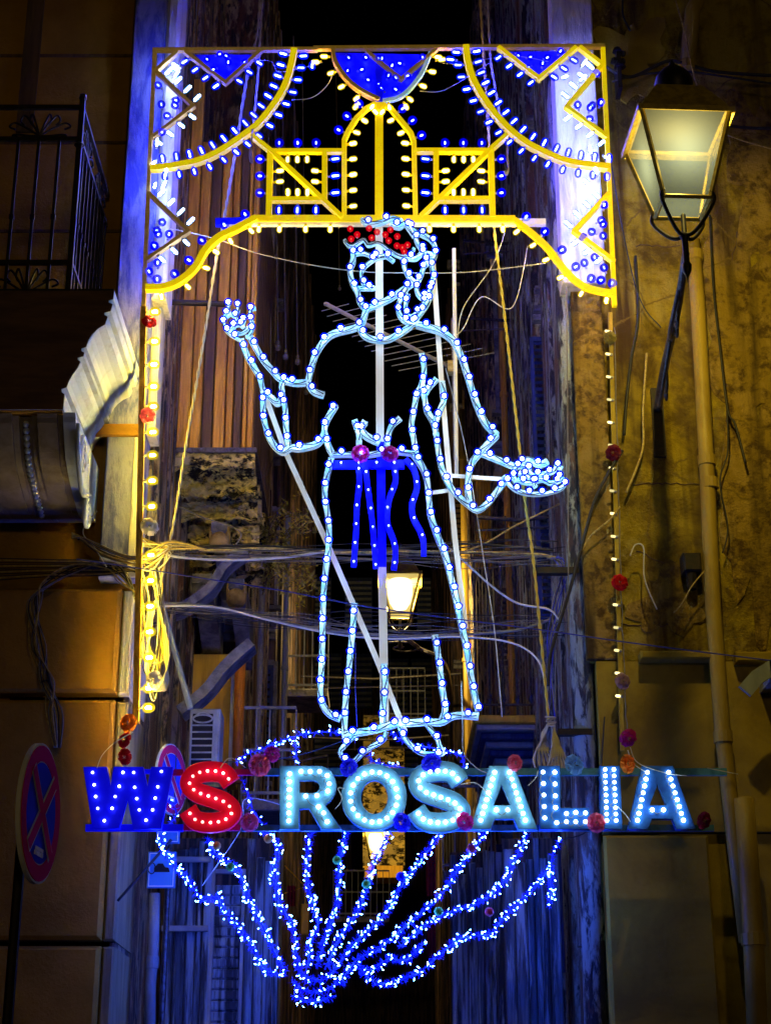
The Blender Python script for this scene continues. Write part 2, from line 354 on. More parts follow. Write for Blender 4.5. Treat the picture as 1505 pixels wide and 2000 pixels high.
# ------------------------------------------------------------------ bulb meshes (base at the origin, pointing +Z)
def bulb_mesh(name, core, glass, rc, rg, Lc, Lg, sock='socket', z0=0.02, n=7):
    b = MB()
    b.lathe([(0.0, 0), (.012, 0), (.012, z0), (.009, z0 + .004)], 6, 0)
    def pill(r, a, L, mi, k=5):
        pr = [(r * math.sin(math.pi * i / (2 * k)) , a + r * (1 - math.cos(math.pi * i / (2 * k)))) for i in range(k + 1)]
        pr += [(r * math.cos(math.pi * i / (2 * k)), a + L - r + r * math.sin(math.pi * i / (2 * k))) for i in range(k + 1)]
        b.lathe(pr, n, mi)
    pill(rc, z0 + (Lg - Lc) / 2, Lc, 1, 3)
    if glass: pill(rg, z0, Lg, 2, 4)
    return b.mesh(name, [sock, core] + ([glass] if glass else []), smooth=True)
B_WHITE = bulb_mesh('bulb_white', 'core_white', 'halo_cyan', .0110, .025, .080, .094)
B_BLUEW = bulb_mesh('bulb_blue_white', 'core_blue', 'halo_blue', .0085, .033, .066, .098)
B_BLUE = bulb_mesh('bulb_blue', 'core_blue', 'glass_blue', .0080, .043, .032, .086)
B_YEL = bulb_mesh('bulb_yellow', 'core_yellow', 'glass_yellow', .0105, .027, .058, .080, 'socket_yellow')
B_YDIM = bulb_mesh('bulb_yellow_dim', 'core_yellow_dim', None, .0115, .02, .046, .046)
B_YSTR = bulb_mesh('bulb_yellow_strong', 'core_yellow_strong', 'glass_yellow', .013, .042, .050, .105)
B_FIG = bulb_mesh('bulb_round', 'core_fig', 'halo_blue', .0170, .037, .034, .074, z0=.006)
B_FIGW = bulb_mesh('bulb_round_white', 'core_fig', None, .0150, .0165, .030, .033, z0=.006)
B_SASH = bulb_mesh('bulb_sash', 'core_blue', 'glass_blue', .0085, .020, .020, .040, z0=.006)
B_RED = bulb_mesh('bulb_red', 'core_red', 'glass_red', .007, .030, .020, .060, z0=.006)
B_LET = bulb_mesh('bulb_letter', 'core_letter', None, .0165, .02, .030, .034, z0=.004)
B_LETI = bulb_mesh('bulb_letter_small', 'core_letter', None, .0150, .02, .028, .034, z0=.004)
B_LETW = bulb_mesh('bulb_letter_blue', 'core_letter_w', None, .0115, .02, .022, .034, z0=.004)
B_LETS = bulb_mesh('bulb_letter_red', 'core_letter_s', None, .0115, .02, .022, .034, z0=.004)
def put(me, parent, pos, d, name='bulb', s=1.0):
    return link(name, me, parent, None, aim(pos, d, s=s))

# ================================================================== STRUCTURE
XL = P(275, 1000, YW).x; XR = P(1140, 1000, YW).x
b = MB(); b.add([(-300, -60, 0), (300, -60, 0), (300, 400, 0), (-300, 400, 0)], [(0, 1, 2, 3)]); struct(b, 'ground', 'paving')
def zat(py, Y): return P(752, py, Y).z
def building(label, name='building', loc=(0, 0, 0)): return thing(name, loc, label, 'building')
# ---- left front building
LB = building('brown rendered building with wide grooved blocks left of the arch', 'corner_building', (XL - 2, YW + 2, 0))
b = MB(); b.box(XL - 9, YW, zat(1150, YW), XL, YW + 5.2, 17); b.obj('wall', 'brown_wall', LB)
b = MB(); b.box(XL - 9, YW + .06, 0, XL - 0.06, YW + 5.0, zat(1152, YW)); b.obj('wall_base', 'brown_wall', LB)
# corner pilaster set forward to catch the bulbs; blue light in its colour
b = MB(); b.bbox(XL - .30, YW - .16, zat(1140, YW), XL + .012, YW + .25, 16.9, .012); b.obj('corner_strip', 'corner_bluelit', LB)
b = MB(); b.bbox(XL + .013, YW - .19, zat(600, YW), XL + .14, YW + .25, 16.8, .03); b.obj('corner_strip', 'corner_plaster', LB)
b = MB(); b.bbox(XL + .013, YW - .04, zat(850, YW), XL + .09, YW + .25, zat(602, YW), .02); b.obj('corner_strip', 'corner_plaster', LB)
b = MB(); b.bbox(XL - .06, YW - .175, zat(1140, YW), XL + .02, YW - .161, zat(870, YW), .005); b.obj('corner_strip', 'corner_plaster', LB)
for (y0, y1, xr) in ((1156, 1358, 246), (1372, 1838, 238), (1850, 2300, 224)):     # rusticated blocks
    zb = max(0, zat(y1, YW)); zt = zat(y0, YW); xe = XL - .11
    b = MB(); b.bbox(xe - 1.62, YW - .10, zb, xe, YW + .06, zt, .03); b.obj('block', 'brown_wall', LB)
    b = MB(); b.bbox(xe - 3.5, YW - .10, zb, xe - 1.65, YW + .06, zt, .03); b.obj('block', 'brown_wall', LB)
    b = MB(); b.bbox(XL - .10, YW - .03, zb, XL - .01, YW + .9, zt, .015); b.obj('quoin', 'corner_plaster' if y0 < 1200 else 'quoin_plaster', LB)
for py in (548,): pass
b = MB()                                                              # horizontal groove lines on the upper front
for py in (112, 282, 455): b.box(XL - 6, YW - .012, zat(py, YW), XL - .31, YW + .001, zat(py, YW) + .03)
b.obj('string_line', 'board_dark', LB)
for px in (45,):
    x = P(px, 300, YW).x; b = MB(); b.box(x - .08, YW - .03, zat(260, YW), x + .08, YW, 16); b.obj('railing_shadow', 'board_dark', LB)  # dark strip drawn where the railing casts its shadow on the wall
b = MB(); b.bbox(XL - .55, YW - .20, zat(868, YW), XL - .02, YW - .161, zat(845, YW), .01); b.obj('cornice_return', 'brown_wall', LB)
# ---- left alley side
b = MB()
for i in range(16):
    y = YW + .3 + i * .30; b.box(XL - .02, y, zat(1150, YW) if i < 6 else 0, XL + U(.01, .07), y + U(.08, .26), 16.5)
b.obj('alley_face', 'alley_left', LB)
b = MB(); b.box(XL - 1, YW + .06, 0, XL - .02, YW + 5, zat(1150, YW)); b.obj('alley_base', 'alley_left', LB)
# stepped houses further down the alley, left
def step_house(label, side, Y0, Y1, pxe, material, H=18, n=7, deep=False):
    X = P(pxe, 1000, Y0).x; t = building(label, 'alley_house', (X + side * 2, Y0 + 1, 0))
    far = X + side * 5
    b = MB(); b.box(min(X, far), Y0, 0, max(X, far), Y1, H); b.obj('wall', material, t)
    for i in range(n):
        xa = X + side * U(0.02, 1.2); wv = U(.03, .14); b = MB()
        b.box(xa - wv / 2, Y0 - U(.015, .09), U(0, 6), xa + wv / 2, Y0 + .01, U(9, H - .5))
        b.obj('pilaster', random.choice([material, material, 'alley_deep', 'board_dark']), t)
    b = MB()
    for k in range(9):
        y = Y0 + .3 + k * (Y1 - Y0) / 9; b.box(X - .03, y, 0, X + .05, y + .2, H - .2)
    b.obj('side_pilaster', material, t)
    return t, X
HL1, XL1 = step_house('tall streaked house with enclosed balcony deep on the left of the alley', -1, 17.8, 22, 470, 'alley_left')
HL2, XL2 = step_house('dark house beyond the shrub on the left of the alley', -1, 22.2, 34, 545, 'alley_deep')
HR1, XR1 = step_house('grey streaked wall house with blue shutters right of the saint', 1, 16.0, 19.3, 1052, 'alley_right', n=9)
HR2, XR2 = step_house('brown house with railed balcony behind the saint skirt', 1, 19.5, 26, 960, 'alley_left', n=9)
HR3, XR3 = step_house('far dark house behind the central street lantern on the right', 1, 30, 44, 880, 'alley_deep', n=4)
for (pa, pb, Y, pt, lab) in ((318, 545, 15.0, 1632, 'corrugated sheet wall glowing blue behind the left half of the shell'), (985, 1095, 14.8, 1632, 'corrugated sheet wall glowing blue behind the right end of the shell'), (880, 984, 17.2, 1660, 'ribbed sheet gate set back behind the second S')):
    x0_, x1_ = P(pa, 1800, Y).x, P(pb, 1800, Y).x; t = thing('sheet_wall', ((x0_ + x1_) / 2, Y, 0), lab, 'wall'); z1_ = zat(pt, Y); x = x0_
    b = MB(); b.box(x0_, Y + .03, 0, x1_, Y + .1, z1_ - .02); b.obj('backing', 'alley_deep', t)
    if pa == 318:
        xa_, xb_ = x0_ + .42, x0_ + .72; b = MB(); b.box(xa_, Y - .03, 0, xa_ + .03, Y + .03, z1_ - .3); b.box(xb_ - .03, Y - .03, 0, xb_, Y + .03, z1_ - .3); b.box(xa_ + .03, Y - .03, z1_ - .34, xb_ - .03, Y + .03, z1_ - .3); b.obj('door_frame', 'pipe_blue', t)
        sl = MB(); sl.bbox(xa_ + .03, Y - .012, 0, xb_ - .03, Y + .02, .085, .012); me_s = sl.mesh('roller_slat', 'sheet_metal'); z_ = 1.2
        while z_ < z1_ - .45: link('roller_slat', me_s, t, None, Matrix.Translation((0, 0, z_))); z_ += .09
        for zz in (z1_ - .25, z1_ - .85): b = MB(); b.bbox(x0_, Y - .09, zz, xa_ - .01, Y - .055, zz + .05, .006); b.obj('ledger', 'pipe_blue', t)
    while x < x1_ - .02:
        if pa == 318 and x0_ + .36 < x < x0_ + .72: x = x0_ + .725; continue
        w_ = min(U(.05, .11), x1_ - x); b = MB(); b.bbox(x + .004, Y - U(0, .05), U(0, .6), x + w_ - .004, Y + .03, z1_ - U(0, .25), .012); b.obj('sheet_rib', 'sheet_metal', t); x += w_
# ---- cross building that closes the alley
CB = building('dim far building closing the alley behind the saint', 'end_building', (0, 52, 0))
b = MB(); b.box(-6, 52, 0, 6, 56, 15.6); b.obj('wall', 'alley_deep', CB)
for i, (px, py) in enumerate([(640, 1330), (700, 1330), (770, 1340), (830, 1340), (640, 1480), (790, 1480), (700, 1180), (620, 1180), (840, 1180)]):
    p = P(px, py, 51.95); b = MB(); b.box(p.x - .45, 51.9, p.z - .9, p.x + .45, 52.01, p.z + .9)
    f = b.obj('window', 'shutter_blue', CB); b = MB()
    for k in range(9): b.box(p.x - .42, 51.86, p.z - .85 + k * .19, p.x + .42, 51.9, p.z - .76 + k * .19)
    b.obj('shutter', 'pipe_blue', f)
# ---- right front building
RB = building('ochre plastered building with drainpipe and street lamp right of the arch', 'corner_building', (XR + 2, YW + 2, 0))
zs = zat(1290, YW); zs2 = zat(1625, YW)
b = MB(); b.box(XR, YW, zs, XR + 9, YW + 2.6, 17); b.obj('wall', 'ochre', RB)
b = MB(); b.box(XR + .04, YW - .02, zs2, XR + 9, YW + 2.6, zs - .012); b.obj('wall_middle', 'ochre_smooth', RB)
b = MB(); b.box(XR + .08, YW + .03, 0, XR + 9, YW + 2.6, zs2 - .012); b.obj('wall_base', 'ochre_smooth', RB)
xa, xb = P(1185, 1800, YW).x, P(1392, 1800, YW).x
b = MB(); b.bbox(xa, YW - .03, 0.2, xb, YW + .03, zs2 - .03, .02); b.obj('panel', 'ochre_smooth', RB)
b = MB(); b.bbox(XR - .035, YW - .03, zs, XR + .24, YW + .02, zat(572, YW), .01); b.obj('corner_strip', 'ochre_rough', RB)
b = MB(); b.bbox(XR - .12, YW - .17, zat(570, YW), XR + .27, YW + .2, 16.8, .01); b.obj('corner_strip', 'corner_plaster', RB)  # overexposed bulb light put into this pale upper copy of the strip
xa, xb = P(1245, 1290, YW).x, P(1392, 1290, YW).x
b = MB(); b.bbox(xa, YW - .16, zs - .03, xb, YW - .021, zs + .04, .015); b.obj('ledge', 'ochre_smooth', RB)
b = MB(); b.bbox(xb + .16, YW - .14, zs - .05, xb + 2, YW - .021, zs + .04, .015); b.obj('ledge', 'ochre_smooth', RB)
# stone courses and fallen plaster patches standing proud, on the upper right wall
for (cx, cy, rw, rh, m, seed) in ((1450, 700, 70, 260, 'ochre_rough', 3), (1475, 1040, 50, 190, 'ochre_rough', 5), (1300, 1180, 60, 60, 'ochre_rough', 6),
                                  (1480, 330, 60, 150, 'ochre_rough', 9), (1235, 110, 60, 70, 'ochre_smooth', 10)):
    rs = random.Random(seed); pts = []
    N = 40
    for k in range(N):
        th = 2 * math.pi * k / N; q = 1 + .30 * math.sin(3 * th + seed) + .18 * math.sin(7 * th + 2 * seed) + rs.uniform(-.10, .10)
        pts.append(XZ(cx + rw * q * math.cos(th), cy + rh * q * math.sin(th), YW))
    c = (sum(p[0] for p in pts) / N, sum(p[1] for p in pts) / N); b = MB()
    vs = [(c[0], YW - .016, c[1])] + [(p[0], YW - .014, p[1]) for p in pts] + [(c[0] + (p[0] - c[0]) * 1.02, YW + .01, c[1] + (p[1] - c[1]) * 1.02) for p in pts]
    b.add(vs, [(0, 1 + k, 1 + (k + 1) % N) for k in range(N)] + [(1 + k, 1 + N + k, 1 + N + (k + 1) % N, 1 + (k + 1) % N) for k in range(N)])
    b.obj('plaster_patch', m, RB)
# cracks: thin raised dark seams of old mortar
def crack(pts, r=.006, m='board_dark'):
    b = MB(); q = []
    for p in resample(cr([XZ(x, y, YW) for x, y in pts], 4), .04): q.append((p[0][0] + U(-.012, .012), YW - .005, p[0][1] + U(-.012, .012)))
    b.tube(q, r, 4); b.obj('crack', m, RB)
crack([(1232, 946), (1300, 944), (1365, 946)]); crack([(1415, 948), (1460, 950), (1505, 946)]); crack([(1428, 735), (1470, 728), (1520, 730)])
crack([(1415, 600), (1408, 680), (1430, 730), (1420, 760), (1435, 800), (1430, 830)]); crack([(1465, 828), (1505, 826)])
crack([(1440, 330), (1475, 360), (1480, 395), (1455, 412)]); crack([(1240, 1072), (1290, 1100), (1340, 1110)]); crack([(1420, 1090), (1460, 1100), (1505, 1085)])
crack([(1235, 480), (1300, 482), (1330, 478)]); crack([(1440, 450), (1425, 520), (1400, 560)]); crack([(1185, 1218), (1290, 1222), (1380, 1215)])
# right alley side ribs
b = MB()
for i in range(10):
    y = YW + .25 + i * .23; b.box(XR - U(.02, .09), y, 0 if i > 3 else 3.2, XR + .03, y + U(.06, .2), 16.4)
b.obj('alley_face', 'alley_right', RB)
b = MB(); x = XR - .06; b.tube([(x, YW + .16, 0.2), (x, YW + .16, 16.5)], .095, 14); b.obj('corner_roll', 'alley_right', RB, smooth=True)

# ================================================================== ENCLOSED BALCONY (left of alley)
Yb = 15.2
t = thing('enclosed_balcony', (XL + .3, Yb, zat(880, Yb)), 'boarded up balcony with crumbling underside behind the left rope', 'balcony')
x0, x1 = XL + .01, P(492, 885, Yb).x
zb = zat(880, Yb)
i = 0; x = x0
while x < x1 - .03:
    wv = U(.05, .15); xe = min(x + wv, x1)
    b = MB(); b.bbox(x + .006, Yb + U(0, .03), zb + .02, xe - .006, Yb + .08, zb + (3.6 if i % 5 else 4.4), .008)
    b.obj('board', random.choice(['board', 'board', 'board_pale', 'board_dark']) if xe < x0 + .4 else random.choice(['board', 'board', 'board_dark']), t); x = xe; i += 1
b = MB(); b.box(x0, Yb + .09, zb, x1 - .03, Yb + 2.2, zb + 3.5); b.obj('inner_wall', 'board_dark', t)
for k in range(9):
    b = MB(); b.bbox(x1 - .05, Yb + .1 + k * .24, zb + .02, x1 + .01, Yb + .31 + k * .24, zb + 3.4, .0); b.obj('board', 'board_dark', t)
b = MB(); b.box(x0, Yb - .05, zb - .04, x1 + .05, Yb + 2.4, zb + .012); b.obj('floor_edge', 'iron_pale', t)
bs = MB(); nx, ny = 22, 40; vs = []; fs = []      # crumbling soffit, uneven
for j in range(ny + 1):
    for i in range(nx + 1):
        vs.append((x0 + (x1 + .03 - x0) * i / nx, Yb - .02 + 2.4 * j / ny, zb - .10 - U(0, .07) - .05 * math.sin(j * 1.3 + i * .4) - (.1 if (j // 6) % 2 else 0)))
for j in range(ny):
    for i in range(nx): a = j * (nx + 1) + i; fs.append((a, a + 1, a + nx + 2, a + nx + 1))
bs.add(vs, fs); bs.box(x0, Yb - .02, zb - .16, x1 + .03, Yb + .06, zb - .04); bs.obj('soffit', 'rotten', t)
from mathutils import noise as mn
for kb in range(6):      # broken masonry courses stepping back under the slab
    Yk = Yb + .02 + .33 * kb; zt_ = zb - .04 - .13 * kb; hh = .20 if kb else .14; nx, nz = 46, 12; vs = []
    for j in range(nz + 1):
        for i in range(nx + 1):
            x = x0 + (x1 + .02 - x0) * i / nx; zz = zt_ - hh * j / nz; v = Vector((x * 9, kb * 3.7, zz * 14)); dd = mn.fractal(v, .8, 2.2, 5) * .07
            edge = (.05 * mn.noise(Vector((x * 7, kb * 5, 0))) if j == nz else 0)
            vs.append((x, Yk + dd - .03, zz + edge))
    b = MB(); b.add(vs, [(j * (nx + 1) + i, j * (nx + 1) + i + 1, (j + 1) * (nx + 1) + i + 1, (j + 1) * (nx + 1) + i) for j in range(nz) for i in range(nx)])
    b.obj('masonry_course', 'rotten', t)
# brackets: tapered curved consoles with scroll ends
def console(parent, X, Y0, z0, L, H, wd, m1, m2):
    b = MB(); prof = [(Y0 + L, z0), (Y0, z0), (Y0 - .02, z0 - H * .18)]
    for k in range(8):
        u = k / 7; prof.append((Y0 + L * (.08 + .92 * u), z0 - H * (.30 + .70 * u ** 1.4)))
    b.prism(prof, X - wd / 2, X + wd / 2, 'x'); b.obj('bracket', m1, parent)
    b = MB(); sp = [(0, Y0 + .08 + (.10 - .09 * k / 26) * math.cos(k * .5), z0 - .12 + (.10 - .09 * k / 26) * math.sin(k * .5)) for k in range(27)]
    for sx in (X - wd / 2 - .005, X + wd / 2 + .005): b.tube([(sx, p[1], p[2]) for p in sp], .018, 5)
    b.lathe([(.0, -.02), (.08, -.02), (.105, .03), (.10, .10), (.06, .16), (0, .17)], 12, 0, (X, Y0 + .05, z0 - .26)); b.obj('scroll', m2, parent, smooth=True)
console(t, P(430, 1040, Yb + .6).x, Yb + .5, zat(1020, Yb + .5), 1.5, .55, .16, 'stone_grey', 'stone_warm')
console(t, P(400, 1140, Yb + 1.2).x, Yb + .95, zat(1120, Yb + .95), 1.4, .6, .2, 'stone_grey', 'stone_grey')
console(t, P(462, 1150, Yb + 1.3).x, Yb + 1.25, zat(1130, Yb + 1.25), 1.4, .6, .16, 'stone_grey', 'stone_warm')
# lower curved awning bracket
b = MB(); pts = cr([P(350, 1385, 15.6), P(400, 1340, 15.7), P(445, 1290, 15.8), P(490, 1262, 15.9)], 6)
b.ribbon(cr([XZ(352, 1392, 15.7), XZ(402, 1352, 15.7), XZ(440, 1305, 15.7), XZ(492, 1258, 15.7)], 6), .10, 15.6, 15.9); o = b.obj('curved_strut', 'stone_grey'); tag(o, 'curved blue grey strut above the yellow wall beside the outdoor unit', 'strut')
b = MB(); b.ribbon(cr([XZ(318, 1200, 15.75), XZ(360, 1185, 15.75), XZ(410, 1150, 15.75), XZ(440, 1105, 15.75), XZ(480, 1075, 15.75)], 6), .09, 15.7, 15.95); tag(b.obj('curved_strut', 'stone_grey'), 'upper curved grey strut under the crumbling balcony', 'strut')
# yellow lit wall stub and orange pipe
t = thing('house_front', (P(420, 1400, 19).x, 17.0, 0), 'narrow yellow wall beside the orange pipe', 'wall')
b = MB(); b.box(P(352, 1300, 17.1).x, 17.1, zat(1520, 17.1), P(462, 1300, 17.1).x, 17.7, zat(1278, 17.1)); b.obj('wall', 'curtain_yellow', t)
b = MB(); b.box(P(452, 1300, 17).x, 17.02, zat(1520, 17), P(459, 1300, 17).x, 17.1, zat(1276, 17)); b.obj('corner_strip', 'white_stucco', t)
o = MB(); p0 = P(470, 1285, 16.9); o.tube([p0, (p0.x, 16.9, zat(1530, 16.9))], .055, 10); tag(o.obj('drain_pipe', 'pipe_orange', smooth=True), 'orange vertical drain pipe behind the shell lights, left of the figure', 'pipe')

# ================================================================== RIGHT SIDE HOUSE DETAILS
# shutters, curtain, balcony on HR2 (faces the viewer at y = 19.5)
def louvre(parent, px0, py0, px1, py1, Y, m, n=10, name='shutter'):
    a = P(px0, py1, Y); c = P(px1, py0, Y); b = MB()
    b.box(a.x, Y - .03, a.z, a.x + .04, Y, c.z); b.box(c.x - .04, Y - .03, a.z, c.x, Y, c.z)
    b.box(a.x + .04, Y - .03, a.z, c.x - .04, Y, a.z + .05); b.box(a.x + .04, Y - .03, c.z - .05, c.x - .04, Y, c.z)
    f = b.obj(name, m, parent); b = MB()
    h = (c.z - a.z - .1) / n; sl = MB(); sl.add([(a.x + .04, Y - .005, 0), (c.x - .04, Y - .005, 0), (c.x - .04, Y - .045, -h * .75), (a.x + .04, Y - .045, -h * .75),
                                               (a.x + .04, Y - .015, -.012), (c.x - .04, Y - .015, -.012)], [(0, 1, 2, 3), (4, 3, 2, 5)])
    me = sl.mesh('slat', m)
    for k in range(n): link('slat', me, f, None, Matrix.Translation((0, 0, a.z + .05 + h * (k + 1) - .002)))
    return f
louvre(HR2, 968, 1150, 1000, 1300, 19.42, 'shutter_brown', 12)
louvre(HR2, 905, 1150, 940, 1240, 29.9, 'shutter_brown', 8)
louvre(HR1, 1052, 660, 1085, 1210, 15.93, 'shutter_blue', 40)
louvre(HR2, 985, 640, 1040, 1000, 19.38, 'shutter_blue', 26)
a = P(930, 1112, 19.0); c = P(956, 940, 19.0); b = MB(); pts = []
for k in range(17): pts.append((a.x + (c.x - a.x) * k / 16, 19.0 + .03 * math.sin(k * 1.9)))
b.add([(p[0], p[1], a.z) for p in pts] + [(p[0], p[1], c.z) for p in pts], [(k, k + 1, 18 + k, 17 + k) for k in range(16)])
b.box(a.x - .03, 18.98, c.z, c.x + .03, 19.04, c.z + .05)
tag(b.obj('curtain', 'curtain_yellow'), 'long yellow curtain hanging beside the right drain posts', 'curtain')
t = thing('railed_balcony', P(1040, 1400, 17), 'stone edged balcony with iron balusters right of the saint skirt', 'balcony')
a = P(925, 1412, 17.0); c = P(1108, 1396, 17.0)
b = MB(); b.bbox(a.x, 17, a.z, XR + .1, 19.5, c.z, .01); b.obj('slab', 'curtain_yellow', t)
for k in range(5):
    b = MB(); b.bbox(a.x + .03 + k * .05, 17.03 + k * .09, a.z - .07 * (k + 1), XR + .1, 19.5, a.z - .07 * k - .004, .012); b.obj('moulding', 'shutter_blue' if k % 2 else 'pipe_blue', t)
zt = zat(1088, 17)
b = MB(); b.tube([(a.x, 17.05, zt), (XR, 17.05, zt)], .022, 6); b.obj('handrail', 'iron_pale', t); b = MB(); b.tube([(a.x, 17.05, c.z + .12), (XR, 17.05, c.z + .12)], .014, 6); b.obj('handrail', 'iron_pale', t)
def baluster_mesh(h):
    b = MB(); b.lathe([(.012, 0), (.012, h * .08), (.03, h * .1), (.012, h * .14), (.012, h * .8), (.022, h * .84), (.03, h * .88), (.014, h * .92), (.014, h)], 6); return b.mesh('baluster', 'iron_pale')
bm = baluster_mesh(zt - c.z)
x = a.x + .03
while x < XR - .05: link('baluster', bm, t, None, Matrix.Translation((x, 17.05, c.z))); x += .145
def window(par, px0, py0, px1, py1, Y, m='shutter_brown', open_=False):
    a = P(px0, py1, Y); c = P(px1, py0, Y)
    b = MB(); b.box(a.x - .05, Y - .05, a.z - .05, a.x, Y, c.z + .05); b.box(c.x, Y - .05, a.z - .05, c.x + .05, Y, c.z + .05); b.box(a.x, Y - .05, c.z, c.x, Y, c.z + .07); b.box(a.x - .1, Y - .12, a.z - .10, c.x + .1, Y, a.z - .051)
    b.obj('window_frame', 'stone_grey', par); b = MB(); b.box(a.x, Y - .012, a.z - .05, c.x, Y - .004, c.z); b.obj('window_recess', 'dark', par)
    xm = (a.x + c.x) / 2
    louvre(par, px0 + 1, py0, (px0 + px1) / 2 - 1, py1, Y - .02, m, max(6, int((c.z - a.z) / .11)))
    if not open_: louvre(par, (px0 + px1) / 2 + 1, py0, px1 - 1, py1, Y - .02, m, max(6, int((c.z - a.z) / .11)))
window(HL1, 420, 640, 462, 860, 17.7, 'shutter_brown'); window(HR1, 1060, 300, 1098, 560, 15.93, 'shutter_blue'); window(HR2, 975, 540, 1010, 800, 19.40, 'shutter_brown', True)
window(HR2, 1005, 1110, 1035, 1390, 19.40, 'shutter_blue', True); window(HL2, 470, 640, 535, 860, 22.1, 'shutter_blue', True); window(HL2, 480, 1000, 540, 1180, 22.1, 'shutter_brown'); window(HL2, 480, 1300, 535, 1470, 22.1, 'shutter_blue')
window(HR3, 890, 560, 925, 720, 29.9, 'shutter_blue', True); window(HR3, 885, 960, 925, 1090, 29.9, 'shutter_brown')
for (par, X0_, X1_, Y, pys) in ((HL1, -3.4, XL1, 17.8, (590, 960, 1240, 1600)), (HL2, -4, XL2, 22.2, (600, 900, 1240, 1540)), (HR1, XR1, 3.2, 16.0, (250, 620, 1260)), (HR2, XR2, 3.4, 19.5, (500, 880, 1640)), (HR3, XR3, 4, 30, (520, 800, 1130, 1300))):
    for py in pys:
        z = zat(py, Y); b = MB(); b.bbox(X0_, Y - .16, z, X1_, Y, z + .07, .01); b.obj('string_course', 'stone_grey', par); b = MB(); b.bbox(X0_, Y - .09, z - .08, X1_, Y, z - .002, .01); b.obj('string_course', 'stone_grey', par)
# vertical pipes and posts on the right of the alley
for (px, Y, r, m, z0, z1, lab) in ((1094, 15.2, .035, 'cable_dark', 2, 15, 'dark thin drain pipe along the grey alley wall'),
                                  (905, 25.0, .05, 'pipe_paint', 3, 13, 'yellowish vertical pipe far behind the saint robe'),
                                  (990, 18.9, .04, 'board', 3, 12, 'rust brown pipe behind the right raised cuff'),
                                  (1026, 18.0, .03, 'cable_white', 8.2, 14, 'pale pipe high behind the right rope'),
                                  (516, 17.6, .035, 'cable_grey', 2, 13, 'grey pipe on the corner of the left alley house'),
                                  (563, 21.9, .04, 'pipe_blue', 2, 10, 'blue grey pipe behind the saint sleeve')):
    x = P(px, 1000, Y).x; b = MB(); b.tube([(x, Y, z0), (x, Y, z1)], r, 8)
    z = z0 + .6
    while z < z1: b.tube([(x, Y, z), (x, Y, z + .06)], r * 1.35, 8); z += 1.7
    tag(b.obj('drain_pipe', m, smooth=False), lab, 'pipe')
# ================================================================== BALCONY TOP LEFT
t = thing('stone_balcony', P(120, 700, 12.4), 'moulded stone balcony with white lit side at the upper left', 'balcony')
lv = [(224, 568), (222, 584), (213, 587), (213, 591), (221, 594), (217, 608), (205, 611), (205, 615), (211, 619), (206, 634), (192, 642), (181, 653), (174, 664), (169, 678),
      (160, 681), (160, 686), (166, 689), (164, 696), (153, 699), (153, 703), (158, 707), (152, 719), (143, 731), (135, 745), (131, 757), (121, 760), (121, 766), (127, 770), (124, 800)]
levels = [(px, py, 11.68 + (py - 568) / 232 * .37) for px, py in lv]
xs = []
for (px, py, Y) in levels:
    p = P(px, py, Y); xs.append((p.x, Y, p.z))
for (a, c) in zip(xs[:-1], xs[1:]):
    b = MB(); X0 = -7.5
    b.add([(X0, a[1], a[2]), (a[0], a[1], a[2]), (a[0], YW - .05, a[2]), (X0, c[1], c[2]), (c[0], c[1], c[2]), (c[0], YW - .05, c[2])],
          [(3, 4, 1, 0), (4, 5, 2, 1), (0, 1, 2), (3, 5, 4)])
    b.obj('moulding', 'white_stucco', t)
for k in range(0, len(xs) - 1):      # front facing, shade put into its brown, 3 mm proud of the stone
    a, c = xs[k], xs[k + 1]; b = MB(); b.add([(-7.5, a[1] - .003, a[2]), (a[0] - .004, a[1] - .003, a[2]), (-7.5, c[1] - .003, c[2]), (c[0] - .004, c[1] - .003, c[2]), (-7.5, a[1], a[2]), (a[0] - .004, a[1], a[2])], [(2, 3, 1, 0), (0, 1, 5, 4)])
    b.obj('shaded_front', 'front_shade', t)
b = MB(); b.box(-7.5, 11.70, xs[0][2], xs[0][0] - .01, YW - .04, xs[0][2] + .03); b.obj('floor', 'iron', t)
b = MB(); b.box(-7.5, 12.06, xs[-1][2] - .01, xs[-1][0] - .01, YW - .05, xs[-1][2] + .02); b.obj('soffit', 'brown_wall', t)
xc = P(148, 900, 12.2).x; ztp = xs[-1][2]; zbt = P(175, 1003, 12.95).z
def cons_prof(g, d=0):
    pr = [(YW - .05, ztp - .02), (12.06 + g, ztp - .02)]
    for k in range(14):
        u = k / 13; yy = 12.08 + .85 * u ** 1.6 - .10 * math.sin(u * math.pi) + .06 * math.sin(u * 2 * math.pi); pr.append((yy + g, ztp - .05 - (ztp - .05 - zbt) * u))
    pr.append((YW - .05, zbt + .03)); return pr
cs = thing('carved_console', (xc - .4, 12.7, zbt), 'fluted scroll bracket with white carved side under the stone balcony', 'bracket')
xx = xc
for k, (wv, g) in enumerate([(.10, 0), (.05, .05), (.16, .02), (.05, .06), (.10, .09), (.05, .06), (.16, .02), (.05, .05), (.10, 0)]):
    b = MB(); b.prism(cons_prof(g), xx - wv, xx - .002, 'x'); b.obj('flute', 'white_stucco' if xx > xc - .06 else 'console_shade', cs); xx -= wv
xm = xc - .41; bd = MB(); bd.lathe([(0, -.028), (.02, -.02), (.028, 0), (.02, .02), (0, .028)], 7); bme = bd.mesh('bead', 'white_stucco', smooth=True)
pr = cons_prof(.075)[2:16]
for q, _ in resample([(0, p[0], p[1]) for p in pr], .055): link('bead', bme, cs, None, Matrix.Translation((xm, q[1], q[2])))
